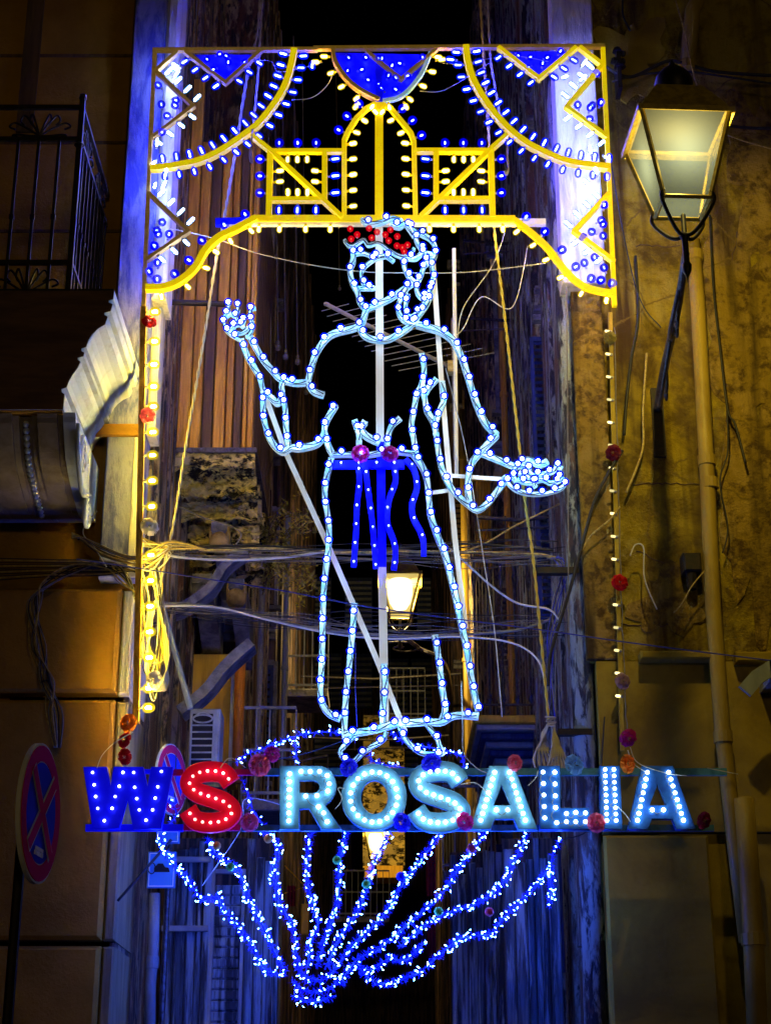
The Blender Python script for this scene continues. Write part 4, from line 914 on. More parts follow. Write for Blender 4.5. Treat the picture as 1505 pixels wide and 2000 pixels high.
def s_letter(cx0, cx1, y0, y1, m, me, nb, tw, name):
    w_ = cx1 - cx0; h = y1 - y0; t_ = tw / 2
    c = [(.84, .285), (.72, .15), (.50, .115), (.26, .16), (.16, .30), (.27, .425), (.50, .50), (.74, .585), (.86, .72), (.74, .85), (.50, .89), (.26, .85), (.13, .70)]
    q = cr([(cx0 + w_ * u, y0 + h * v) for u, v in c], 6); Lp = []; Rp = []
    for i, p in enumerate(q):
        a = q[max(i - 1, 0)]; d = q[min(i + 1, len(q) - 1)]; n = Vector((-(d[1] - a[1]), d[0] - a[0])).normalized() * t_
        Lp.append((p[0] + n.x, p[1] + n.y)); Rp.append((p[0] - n.x, p[1] - n.y))
    letter(name, [Lp + Rp[::-1]], m, along(q, nb), me)
s_letter(352, 470, 1492, 1622, 'letter_red', B_LETS, 20, 36, 'letter_s')
# R
R_out = [(547, 1498), (618, 1498)] + ell(622, 1536, 34, 38, 14, -88, 60) + [(634, 1574), (665, 1620), (628, 1620), (604, 1580), (584, 1580), (584, 1620), (547, 1620)]
R_in = [(584, 1524), (612, 1524)] + ell(612, 1537.5, 13, 13.5, 8, -85, 85) + [(584, 1551)]
letter('letter_r', [R_out, R_in], 'letter_cyan', along([(566, 1505), (564, 1612)], 7) + [(588, 1508), (606, 1508), (624, 1508), (639, 1516), (643, 1532), (640, 1546), (619, 1555), (597, 1556), (622, 1577), (632, 1589), (639, 1606)], B_LET)
letter('letter_o', [ell(730, 1558, 63, 64), ell(731, 1558, 27, 34)], 'letter_cyan', ell(730, 1558, 46, 49, 19), B_LET)
s_letter(797, 916, 1492, 1622, 'letter_cyan', B_LET, 21, 37, 'letter_s')
def a_letter(x0, x1, apex0, apex1, m, nb, ins):
    out = [(apex0, 1498), (apex1, 1498), (x1, 1620), (x1 - 36, 1620), (x1 - 44, 1600), (x0 + 46, 1600), (x0 + 38, 1620), (x0, 1620)]
    hole = [((apex0 + apex1) / 2, 1532), ((apex0 + apex1) / 2 + 19, 1575), ((apex0 + apex1) / 2 - 17, 1575)]
    ax0, ax1 = apex0 + 12, apex1 - 10
    letter('letter_a', [out, hole], m, along([(ax0, 1503), (x0 + 17, 1610)], 8) + along([(ax1, 1503), (x1 - 20, 1610)], 8) + [((apex0 + apex1) / 2 - 10, 1583), ((apex0 + apex1) / 2 + 12, 1583)], B_LET)
a_letter(919, 1047, 955, 1002, 'letter_cyan', 8, 0)
letter('letter_l', [[(1052, 1498), (1092, 1498), (1092, 1580), (1148, 1580), (1152, 1620), (1054, 1620)]], 'letter_deep',
       along([(1059, 1498), (1063, 1610)], 5) + along([(1082, 1498), (1084, 1590)], 4) + [(1086, 1608), (1105, 1590), (1123, 1588), (1142, 1589), (1105, 1606), (1123, 1606), (1142, 1606)], B_LET)
letter('letter_i', [[(1170, 1498), (1208, 1498), (1213, 1620), (1172, 1620)]], 'letter_deep', along([(1180, 1498), (1184, 1610)], 9) + along([(1197, 1498), (1202, 1610)], 9), B_LETI)
a_letter(1225, 1355, 1252, 1312, 'letter_deep', 8, 0)
for pts in ([(1230, 1460), (1245, 1490), (1300, 1510), (1340, 1515)], [(1225, 1465), (1235, 1490), (1260, 1508)], [(900, 1532), (930, 1530), (960, 1560)], [(1030, 1535), (1045, 1520), (1050, 1505)],
            [(655, 1580), (668, 1560), (660, 1540), (672, 1540)], [(1205, 1575), (1220, 1590), (1230, 1605)], [(1380, 1500), (1420, 1508), (1440, 1512)], [(430, 1500), (450, 1480), (480, 1500)], [(190, 1500), (200, 1475), (225, 1450), (260, 1430)]):
    wire(pts, YS - .03, .0035, 'cable_white', 'wire', par=sign)

# ================================================================== SHELL OF GARLANDS
shell = thing('shell_garland', P(620, 1950, YF + .05), 'scallop shell of tiny white lights with added blue halo blades beneath the sign', 'garland')
GARL = [[(311, 1629), (325, 1671), (358, 1708), (395, 1757), (425, 1752), (436, 1778), (465, 1810), (493, 1852), (516, 1894), (553, 1903)],
    [(405, 1636), (423, 1671), (465, 1699), (484, 1755), (512, 1806), (535, 1857), (558, 1899)],
    [(507, 1624), (544, 1648), (535, 1699), (544, 1759), (572, 1815), (578, 1857), (583, 1892), (604, 1920)],
    [(608, 1622), (600, 1682), (601, 1732), (620, 1799), (606, 1842), (600, 1888)], [(678, 1622), (663, 1682), (659, 1759), (633, 1838), (618, 1888)],
    [(762, 1622), (732, 1682), (706, 1765), (666, 1828), (636, 1888)], [(865, 1622), (819, 1682), (782, 1732), (746, 1792), (699, 1835), (650, 1898)],
    [(948, 1622), (922, 1659), (892, 1699), (859, 1749), (799, 1802), (746, 1848), (693, 1878), (666, 1921)],
    [(1029, 1631), (1004, 1680), (972, 1736), (924, 1768), (870, 1785), (829, 1808), (780, 1850)], [(1073, 1696), (1053, 1720), (1017, 1760), (980, 1796), (956, 1824), (900, 1832), (862, 1862), (829, 1893)],
    [(829, 1842), (792, 1875), (759, 1872), (726, 1895), (696, 1882)], [(829, 1895), (799, 1908), (756, 1921), (726, 1915), (699, 1888)],
    [(570, 1918), (600, 1936), (640, 1932), (668, 1910)], [(571, 1945), (610, 1958), (650, 1945)], [(584, 1900), (620, 1915), (655, 1895)],
    [(1075, 1684), (1075, 1730), (1073, 1772)], [(460, 1490), (480, 1475), (530, 1455), (585, 1436), (640, 1430), (700, 1442)], [(762, 1432), (800, 1452), (850, 1462), (898, 1476), (905, 1500)],
    [(470, 1512), (482, 1550), (498, 1590), (525, 1622)], [(720, 1470), (735, 1490), (790, 1500)], [(575, 1445), (580, 1490)], [(1095, 1640), (1080, 1665), (1074, 1700)], [(330, 1560), (345, 1590), (320, 1620)], [(1002, 1540), (1015, 1580), (1030, 1620)]]
for gi, g in enumerate(GARL):
    q = cr([tuple(P(x, y, YF + .02)) for x, y in g], 6); L = sum(math.dist(a, c) for a, c in zip(q[:-1], q[1:]))
    b = MB(); b.tube(q, .006, 5); go = b.obj('garland', 'cable_blue', shell)
    bb = MB(); tt = MB()
    sparse = .45 if 15 < gi else 1.0
    for p, d in resample(q, .0175 / sparse):
        for rep in range(2):
            th = U(0, 6.28); rr = U(.010, .045); o = Vector(p) + Vector((rr * math.cos(th), U(-.045, .03), rr * math.sin(th))) 
            dv = Vector((U(-1, 1), U(-.5, .5), U(-1, 1))).normalized(); s_ = U(.0055, .0088); u_ = dv.orthogonal().normalized(); w_ = dv.cross(u_)
            if rnd() < (.50 if p[2] > 3.02 else .28):
                bb.add([o - dv * s_ * 1.5, o + u_ * s_ * .6, o + w_ * s_ * .6, o - u_ * s_ * .6, o - w_ * s_ * .6, o + dv * s_ * 1.5], [(0, 2, 1), (0, 3, 2), (0, 4, 3), (0, 1, 4), (5, 1, 2), (5, 2, 3), (5, 3, 4), (5, 4, 1)])
            for _ in range(3):
                th = U(0, 6.28); e = Vector((math.cos(th), U(-.6, .6), math.sin(th))) * U(.03, .055); v0 = Vector(p); sd = e.orthogonal().normalized() * .0035
                tt.add([v0 - sd, v0 + sd, v0 + e], [(0, 1, 2)])
    o = bb.obj('bulbs', 'core_tiny', go); o['kind'] = 'stuff'
    o = tt.obj('halo_blades', 'halo_blades', go); o['kind'] = 'stuff'
ball = MB(); ball.lathe([(0, -.035), (.018, -.03), (.032, -.015), (.035, 0), (.032, .015), (.018, .03), (0, .035)], 10); 
for (x, y, m, lab) in ((450, 1693, 'ball_green', 'green'), (715, 1727, 'ball_green', 'green'), (856, 1780, 'ball_green', 'green'), (423, 1652, 'ball_orange', 'orange'), (955, 1781, 'ball_red', 'red'), (658, 1680, 'ball_green', 'green'), (524, 1638, 'ball_orange', 'orange'), (920, 1657, 'ball_red', 'red'), (782, 1712, 'petal_blue', 'blue')):
    link('bauble', ball.mesh('bauble', m, smooth=True), shell, lab + ' bauble', Matrix.Translation(P(x, y, YF - .05)))

# ================================================================== ROSES
def rose_mesh(name, m):
    b = MB(); rs = random.Random(hash(m) % 97 if False else len(m))
    for ring, (n, r, tilt, sz) in enumerate([(3, .006, 1.35, .028), (5, .016, 1.0, .034), (7, .028, .55, .040), (8, .040, .12, .040)]):
        for k in range(n):
            th = 2 * math.pi * k / n + ring * .5 + rs.uniform(-.15, .15); ca, sa = math.cos(th), math.sin(th); rows = []
            for j in range(4):
                v = j / 3; rad = r + sz * v * math.cos(tilt) * (1 + .2 * v); h = .012 + sz * v * math.sin(tilt) - .012 * ring * v * v + rs.uniform(-.004, .004)
                wv = sz * (.35 + .55 * math.sin(min(1, v * 1.1) * 2.2))
                rows.append([(ca * rad - sa * wv * u, sa * rad + ca * wv * u, h + .010 * u * u) for u in (-1, -.4, .4, 1)])
            vs = [p for rw in rows for p in rw]; b.add(vs, [(j * 4 + i, j * 4 + i + 1, j * 4 + i + 5, j * 4 + i + 4) for j in range(3) for i in range(3)])
    b.tube([(0, 0, 0), (.005, .0, -.03), (.012, .01, -.06)], .004, 4, 1)
    for s in (-1, 1): b.add([(0, 0, -.01), (s * .05, .02, -.02), (s * .09, 0, .0), (s * .05, -.02, -.015)], [(0, 1, 2, 3)], 1)
    return b.mesh(name, [m, 'leaf'])
RM = {}
for (x, y, c, s, lab, Y) in (
    (292, 627, 'petal_red', 1, 'dark red cloth rose topmost on the left bulb post', YF - .06), (288, 812, 'petal_pink', 1.05, 'pink cloth rose tied midway up the left bulb post', YF - .07),
    (293, 1028, 'petal_white', 1.2, 'bright white cloth rose on the left bulb post above the cable bundle', YF - .07), (300, 1328, 'petal_white', 1.2, 'white cloth rose beside the rope net near the left post foot', YF - .07),
    (250, 1412, 'petal_orange', 1.15, 'orange cloth rose at the foot of the left bulb post', YF - .1), (243, 1445, 'petal_red', 1.0, 'red cloth rose just under the orange one at the left post', YF - .1),
    (243, 1478, 'petal_red', 1.0, 'red cloth rose lying right above the blue W', YF - .12), (508, 1494, 'petal_pink', 1.35, 'large pink rose between the red S and the R on the top rail', YS - .05),
    (532, 1473, 'petal_magenta', 1.0, 'small magenta rose above the large pink one left of the R', YS - .03), (488, 1606, 'petal_pink', 1.1, 'pink rose on the bottom rail right of the red S', YS - .05),
    (682, 1500, 'petal_blue', 1.1, 'blue rose between the tops of R and O', YS - .05), (783, 1607, 'petal_blue', 1.15, 'blue rose between the feet of O and S', YS - .06),
    (843, 1492, 'petal_blue', 1.2, 'blue rose on top of the second S', YS - .05), (906, 1605, 'petal_magenta', 1.1, 'dark pink rose between the feet of S and A', YS - .06),
    (1006, 1490, 'petal_pink', 1.0, 'pink rose on top of the first A', YS - .05), (1122, 1493, 'petal_sky', 1.25, 'pale blue ribbon rose above the L', YS - .05),
    (1165, 1607, 'petal_pink', 1.15, 'pink rose between the feet of L and I', YS - .06), (1226, 1492, 'petal_orange', 1.15, 'orange rose between the tops of I and the last A', YS - .05),
    (1227, 1442, 'petal_magenta', 1.15, 'magenta rose hanging above the orange one on the right strip', YF + .2), (1216, 1330, 'petal_mauve', 1.05, 'faded mauve rose low on the right bulb post', YF + .22),
    (1210, 1137, 'petal_red', 1.1, 'crimson rose halfway down the right bulb post', YF + .22), (1196, 884, 'petal_dark', 1.1, 'dark red rose on the upper right bulb post', YF + .22),
    (1375, 1603, 'petal_dark', 1.05, 'dark maroon rose past the last A at the rail end', YS - .05), (1190, 660, 'petal_olive', .9, 'withered olive rose topmost on the right bulb post', YF + .22),
    (704, 886, 'petal_magenta', 1.15, 'left magenta flower on the saint belt', YG - .08), (761, 885, 'petal_magenta', 1.15, 'right magenta flower on the saint belt', YG - .08)):
    me = RM.get(c) or RM.setdefault(c, rose_mesh('rose', c))
    o = link('rose', me, None, None, aim(P(x, y, Y), (U(-.8, .8), -1, U(-.7, .3)), up=(U(-1, 1), 0, 1), s=s * .74)); tag(o, lab, 'rose', 'cloth roses tied to the lights')

# ================================================================== ROPES AND CABLES
wire([(508, -30), (503, 60), (482, 153), (461, 290), (439, 420), (425, 490), (400, 650), (362, 880), (340, 1020), (318, 1120), (308, 1165)], YF + .12, .0125, 'rope', 'rope', 'long slanting pale rope left of the saint', 'rope', tw=1)
wire([(516, -30), (510, 30), (505, 125), (500, 190), (495, 240)], YF + .1, .011, 'rope', 'rope', 'short rope dropping from above to the left arc', 'rope', tw=1)
wire([(493, 250), (490, 300), (492, 318), (488, 312), (489, 285)], YF - .06, .009, 'rope', 'rope', 'rope end loop dangling below the left arc', 'rope', tw=1)
wire([(935, -30), (944, 110), (952, 230), (963, 430), (985, 620), (1012, 860), (1022, 960), (1040, 1090), (1055, 1240), (1072, 1420)], YF + .12, .0125, 'rope_yellow', 'rope', 'long slanting yellow rope right of the saint', 'rope', tw=1)
wire([(950, -30), (957, 110), (968, 180), (978, 240)], YF + .1, .011, 'rope', 'rope', 'short rope dropping from above to the right arc', 'rope', tw=1)
wire([(989, 270), (990, 310), (992, 330), (987, 343), (984, 330)], YF - .06, .009, 'rope', 'rope', 'rope end loop dangling below the right arc', 'rope', tw=1)
t = thing('rope_coil', P(1085, 1450, YF + .1), 'coil of spare rope knotted to the bar above the L', 'rope')
for k in range(7):
    wire([(1074, 1405 + k), (1060 - 3 * k + k * k * .6, 1440), (1042 + 9 * k, 1480 + 2 * k), (1052 + 9 * k, 1515), (1068 + 7 * k, 1500), (1078 + 2 * k, 1450), (1076, 1410)], YF + .08 + .012 * k, .010, 'rope', 'loop', par=t, tw=1)
wire([(1062, 1400), (1085, 1402), (1064, 1408), (1086, 1411), (1066, 1416), (1085, 1419)], YF + .06, .010, 'rope', 'knot', par=t, tw=1)
t = thing('rope_net', P(305, 1290, YF + .05), 'bundle of looped rope hanging beside the left bulb post', 'rope')
for k in range(8):
    wire([(306, 1170), (296 - k, 1220), (285 + 2 * k, 1300 + 3 * k), (300 + 3 * k, 1350), (322 + k, 1320), (330 - 2 * k, 1265), (312, 1190), (306, 1170)], YF + .03 + .01 * k, .008, 'rope_yellow' if k % 2 else 'rope', 'loop', par=t, tw=1)
for i, (pts, Y, r, m, lab) in enumerate([
    ([(150, 1046, 13.1), (200, 1080, 13.1), (290, 1095, 13.1), (345, 1068), (420, 1076), (520, 1072), (650, 1080), (820, 1078), (950, 1080), (1040, 1082), (1085, 1090)], 13.6, .015, 'cable_warm', 'thick pale cable crossing the alley at the figure knees'),
    ([(330, 1070), (440, 1066), (540, 1068), (640, 1075), (780, 1072), (905, 1062), (1020, 1070), (1080, 1075)], 13.62, .012, 'cable_dark', 'dark cable running just over the thick pale one'),
    ([(320, 1080), (350, 1088), (450, 1094), (560, 1088), (640, 1076)], 13.5, .012, 'cable_white', 'sagging white cable left of the robe under the thick one'),
    ([(310, 1176), (400, 1186), (480, 1200), (620, 1228), (760, 1242), (880, 1240), (960, 1236), (1020, 1228), (1080, 1208)], 13.6, .013, 'cable_grey', 'grey cable bundle crossing the alley below the lantern'),
    ([(300, 1184), (420, 1186), (520, 1210), (640, 1236), (760, 1248), (900, 1244), (1000, 1256), (1050, 1290), (1064, 1340)], 13.55, .009, 'cable_white', 'thin white cable sagging along the lower bundle'),
    ([(150, 1092), (260, 1108), (400, 1130), (560, 1155), (700, 1182), (860, 1205), (1040, 1228), (1250, 1258), (1520, 1292)], 12.6, .0055, 'cable_blue', 'long thin dark blue cable crossing the whole street'),
    ([(865, 1060), (910, 1100), (960, 1145), (1010, 1178), (1070, 1190), (1090, 1210)], 13.5, .010, 'cable_white', 'white cable curving down right of the robe'),
    ([(1070, 1340), (1072, 1290), (1088, 1230), (1110, 1160), (1135, 1070), (1160, 980), (1190, 920), (1215, 880)], 13.15, .015, 'cable_dark', 'dark cable climbing from the alley onto the ochre corner'),
    ([(1135, 1075), (1155, 1045), (1190, 1015), (1210, 990)], 13.15, .009, 'cable_warm', 'brown cable branching off beside the ochre corner'),
    ([(330, 446), (420, 466), (500, 494), (600, 516), (700, 530), (800, 533), (920, 531), (1065, 514)], 12.98, .0045, 'cable_white', 'fine white wire sagging behind the saint head'),
    ([(900, 1080), (950, 1060), (1000, 1030), (1060, 1000), (1092, 984)], 13.9, .009, 'cable_warm', 'wire rising to the right wall under the open hand'),
    ([(440, 1085), (470, 1040), (395, 1010), (350, 990)], 14.3, .006, 'cable_grey', 'thin wire under the crumbling balcony'),
    ([(1030, 480), (1000, 600), (940, 580), (905, 640), (890, 655)], 13.2, .005, 'cable_white', 'kinked white wire right of the saint neck'),
    ([(985, 455), (960, 520), (905, 600), (893, 660)], 13.1, .0045, 'cable_white', 'thin wire slanting beside the saint shoulder'),
    ([(870, 720), (905, 860), (930, 1000), (945, 1100), (965, 1230), (980, 1400)], 13.0, .0045, 'cable_white', 'thin vertical wire between robe and right rope'),
    ([(900, 1330), (903, 1420), (905, 1470), (930, 1500), (950, 1510)], 12.75, .0045, 'cable_white', 'thin wire trailing from the robe hem to the sign'),
    ([(694, 1255), (694, 1350), (697, 1420)], 12.95, .004, 'cable_blue', 'thin blue wire inside the robe'),
    ([(1116, 340), (1102, 450), (1106, 600), (1108, 900), (1110, 1300)], 13.2, .006, 'cable_grey', 'thin grey wire down the right alley edge'),
    ([(1180, 140), (1190, 300), (1240, 560), (1290, 640)], 13.2, .006, 'cable_dark', 'dark wire from the arch corner down the ochre wall'),
    ([(1183, 130), (1230, 150), (1300, 120), (1340, 125), (1400, 140), (1520, 148)], 13.15, .018, 'cable_dark', 'thick dark cable swag over the street lamp'),
    ([(1195, 160), (1250, 145), (1340, 140), (1420, 150), (1520, 165)], 13.12, .012, 'cable_dark', 'second dark cable under the swag over the lamp'),
    ([(1420, 245), (1470, 250), (1540, 250)], 13.1, .016, 'cable_dark', 'dark cable leaving the frame right of the lamp'),
    ([(1400, 255), (1450, 275), (1540, 300)], 13.1, .006, 'cable_warm', 'thin brown wire below the cable right of the lamp'),
    ([(1215, 0), (1216, 30), (1230, 60)], 13.2, .010, 'cable_dark', 'dark stub of cable at the top of the ochre wall'),
    ([(1318, 0), (1335, 60), (1350, 130), (1370, 200)], 13.05, .008, 'cable_warm', 'brown wire coming down behind the lamp roof'),
    ([(1240, 500), (1245, 620), (1232, 700), (1222, 790), (1218, 850)], 13.22, .014, 'cable_dark', 'dark cable pair on the wall left of the lamp bracket'),
    ([(1262, 690), (1255, 800), (1255, 870), (1240, 920), (1222, 962)], 13.2, .012, 'cable_warm', 'brown cable curling below the lamp bracket'),
    ([(1385, 420), (1392, 560), (1405, 680), (1420, 800), (1435, 830), (1455, 905)], 13.18, .011, 'cable_dark', 'dark cable along the right edge of the drainpipe'),
    ([(1418, 790), (1420, 880), (1405, 940), (1420, 1030), (1410, 1080)], 13.2, .007, 'cable_dark', 'thin cable looping right of the drainpipe'),
    ([(1230, 1085), (1240, 1064), (1256, 1070), (1258, 1130), (1282, 1190)], 13.1, .006, 'cable_white', 'hook shaped white cable on the ochre wall'),
    ([(1375, 1115), (1350, 1145), (1330, 1180), (1315, 1196)], 13.1, .006, 'cable_warm', 'short wire hanging from the wall box'),
    ([(560, 1575), (480, 1560), (470, 1620), (395, 1730)], 13.0, .003, 'cable_white', 'hair thin wire behind the red S'),
    ([(395, 1490), (560, 1480), (690, 1440)], 13.1, .005, 'cable_dark', 'dark thin wire slanting above the R'),
    ([(230, 1760), (300, 1680), (335, 1640)], 13.2, .012, 'cable_dark', 'dark stay slanting below the W'),
    ([(1100, 1640), (1160, 1600), (1180, 1400)], 13.25, .006, 'cable_dark', 'dark wire beside the I on the wall'),
    ]):
    wire(pts, Y, r, m, 'cable', lab)
t = thing('cable_bundle', P(110, 1200, 13.15), 'sagging bundle of cables looping down the left building front', 'cable')
for k in range(14):
    d = U(-16, 16); e = U(-14, 14); f = U(-10, 10)
    wire([(112 + d * .4, 1460), (106 + d, 1390), (92 + e, 1330), (74 + d, 1260), (66 + e, 1180), (90 + f, 1140 + d * .5), (140 + d, 1112 + f), (205, 1104 + e * .5), (240 + d * .6, 1125 + e), (270 + e * .5, 1170 + d)], 13.08 - .008 * k, .0055, ('cable_grey', 'cable_warm', 'cable_dark')[k % 3], 'strand', par=t)
for k in range(12):
    d = U(-5, 5)
    wire([(-20, 1090 + 4 * k), (100, 1093 + 3 * k), (200, 1096 + 2.5 * k), (262, 1112 + d), (275, 1130 + d)], 13.1 - .008 * k, .0055, 'cable_warm' if k % 3 == 1 else 'cable_dark', 'strand', par=t)
for k in range(12):
    d = U(-12, 12)
    wire([(140, 1040 + k), (160, 1052 + d * .3), (195, 1075 + d), (240, 1092 + d * .8), (275, 1096 + d), (330, 1068 + d), (400, 1072)], 13.0 - .008 * k, .005, 'cable_warm' if k % 2 else 'cable_grey', 'strand', par=t)
for k, (x, y) in enumerate(((160, 1052), (100, 1130), (88, 1330), (210, 1105))):
    p = P(x, y, 12.98); b = MB(); b.tube([p + Vector((.03 * math.cos(a * .785), .02 * math.sin(a * .785), .012 * math.sin(a))) for a in range(9)], .006, 5); b.obj('clip', 'iron', t)
t = thing('crossing_wires', P(700, 1150, 13.6), 'many thin tangled wires strung across the alley with the thick cables', 'cable')
rw = random.Random(11)
for k in range(26):
    hi_ = k % 2; y0 = rw.uniform(1058, 1092) if hi_ else rw.uniform(1172, 1195); y1 = rw.uniform(1050, 1100) if hi_ else rw.uniform(1195, 1250); sg = rw.uniform(4, 30) if hi_ else rw.uniform(20, 50); Yk = rw.uniform(13.4, 14.2)
    xa_ = rw.uniform(285, 330); xb_ = rw.uniform(1040, 1110)
    wire([(xa_ + (xb_ - xa_) * u, y0 + (y1 - y0) * u + sg * 4 * u * (1 - u) * (.5 + .3 * math.sin(u * 9 + k)) + rw.uniform(-5, 5)) for u in (0, .12, .25, .38, .5, .63, .75, .88, 1)], Yk, rw.uniform(.0025, .0048), rw.choice(['cable_grey', 'cable_dark', 'cable_dark', 'cable_dark', 'cable_dim']), 'strand', par=t)
for k in range(8):
    wire([(1075 + rw.uniform(-10, 10), 1090), (1100 + rw.uniform(-8, 8), 1110 + rw.uniform(-20, 30)), (1090 + rw.uniform(-15, 15), 1180), (1075 + rw.uniform(-12, 12), 1260), (1078 + rw.uniform(-8, 8), 1400)], 13.5, .005, rw.choice(['cable_dark', 'cable_blue', 'cable_grey']), 'strand', par=t)
t = thing('cable_bundle', P(300, 1200, 13.15), 'hanging loops of wire behind the lower left bulb post', 'cable')
for k in range(10):
    wire([(268 + rw.uniform(-6, 6), 1095), (285 + rw.uniform(-10, 10), 1180), (275 + rw.uniform(-10, 14), 1260 + rw.uniform(-20, 20)), (300 + rw.uniform(-14, 24), 1330 + rw.uniform(-40, 40)), (318 + rw.uniform(-10, 12), 1220), (300 + rw.uniform(-10, 20), 1110)], 13.0 - .006 * k, .0045, rw.choice(['cable_warm', 'cable_white', 'cable_dark']), 'strand', par=t)
wire([(190, 998), (162, 1038), (185, 1070), (208, 1107)], 12.95, .006, 'cable_white', 'tie', par=t)
t = thing('cable_tangle', P(320, 1075, 13), 'tangle of yellow lit wires around the left bulb post', 'cable')
for k in range(9): wire([(268, 1050 + U(-10, 15)), (300 + U(-8, 8), 1062 + U(-10, 15)), (330 + U(-5, 10), 1070 + U(-8, 12)), (300 + U(-8, 8), 1090 + U(-10, 25)), (275, 1095 + U(-5, 20))], 12.96 + U(-.04, .04), .005, 'cable_warm' if k % 2 else 'cable_white', 'strand', par=t)

for k, (px, pa, pb, Yk) in enumerate(((535, 440, 672, 17), (550, 440, 690, 17.2), (573, 450, 700, 17.4), (522, 445, 800, 17), (590, 500, 760, 20), (655, 470, 560, 30))):
    b = MB(); a = P(px, pa - 380, Yk); c = P(px + 8, pb, Yk); b.tube([a, c], .006, 4); b.lathe([(0, -.09), (.03, -.07), (.035, -.03), (.015, 0), (.02, .03), (0, .05)], 8, 0, c)
    tag(b.obj('hanging_line', 'cable_grey'), ('first', 'second', 'third', 'fourth, longest', 'fifth', 'sixth, farthest')[k] + ' dangling line with a pulley weight in the alley behind the raised hand', 'line')
for k, (pa, pb, py, Yk) in enumerate(((905, 1060, 470, 18.5), (900, 1070, 620, 18.6), (560, 900, 1320, 28), (930, 1100, 1010, 15.6), (600, 880, 1440, 30), (540, 640, 1480, 21))):
    b = MB(); b.tube([P(pa, py, Yk), P((pa + pb) / 2, py + 6, Yk), P(pb, py - 4, Yk)], .022, 6); b.tube([P(pa, py + 26, Yk), P(pb, py + 18, Yk)], .012, 5)
    for u in (0, .33, .66, 1): b.tube([P(pa + (pb - pa) * u, py + 26, Yk), P(pa + (pb - pa) * u, py - 2, Yk)], .010, 5)
    tag(b.obj('drying_rack', 'iron_pale'), ('high rusty rack right of the saint neck', 'second rusty rack beside the right sleeve', 'far rack under the central lantern', 'rack between robe and open hand', 'lowest far rack above the letter O', 'rack on the dark house left of the hem')[k], 'rack')
# ================================================================== ANTENNA
t = thing('tv_antenna', P(760, 655, 13.6), 'slanting television aerial with thin rods behind the saint neck', 'antenna')
A0, A1 = P(637, 594, 13.6), P(880, 718, 13.6)
b = MB(); b.tube([A0, A1], .020, 8); b.lathe([(.010, 0), (.024, 0), (.024, .02), (.01, .02)], 8, 0, A0 - Vector((0, .0, .01))); b.obj('boom', 'cable_grey', t, smooth=True)
for k in range(13):
    u = .06 + k * .072; c = A0.lerp(A1, u); L = .10 + .42 * u ** .8
    dx = Vector((1, 0, .30 - .1 * u)).normalized(); b = MB(); b.tube([c - dx * L * .8, c + dx * L], .0042, 4); b.obj('rod', 'cable_grey', t)
b = MB(); b.box(A1.x - .03, 13.55, A1.z - .06, A1.x + .05, 13.65, A1.z + .05); b.obj('clamp', 'cable_warm', t)
b = MB(); b.tube([A1 + Vector((.03, 0, -.9)), A1 + Vector((.03, 0, .5))], .02, 8); b.obj('mast', 'cable_grey', t, smooth=True)

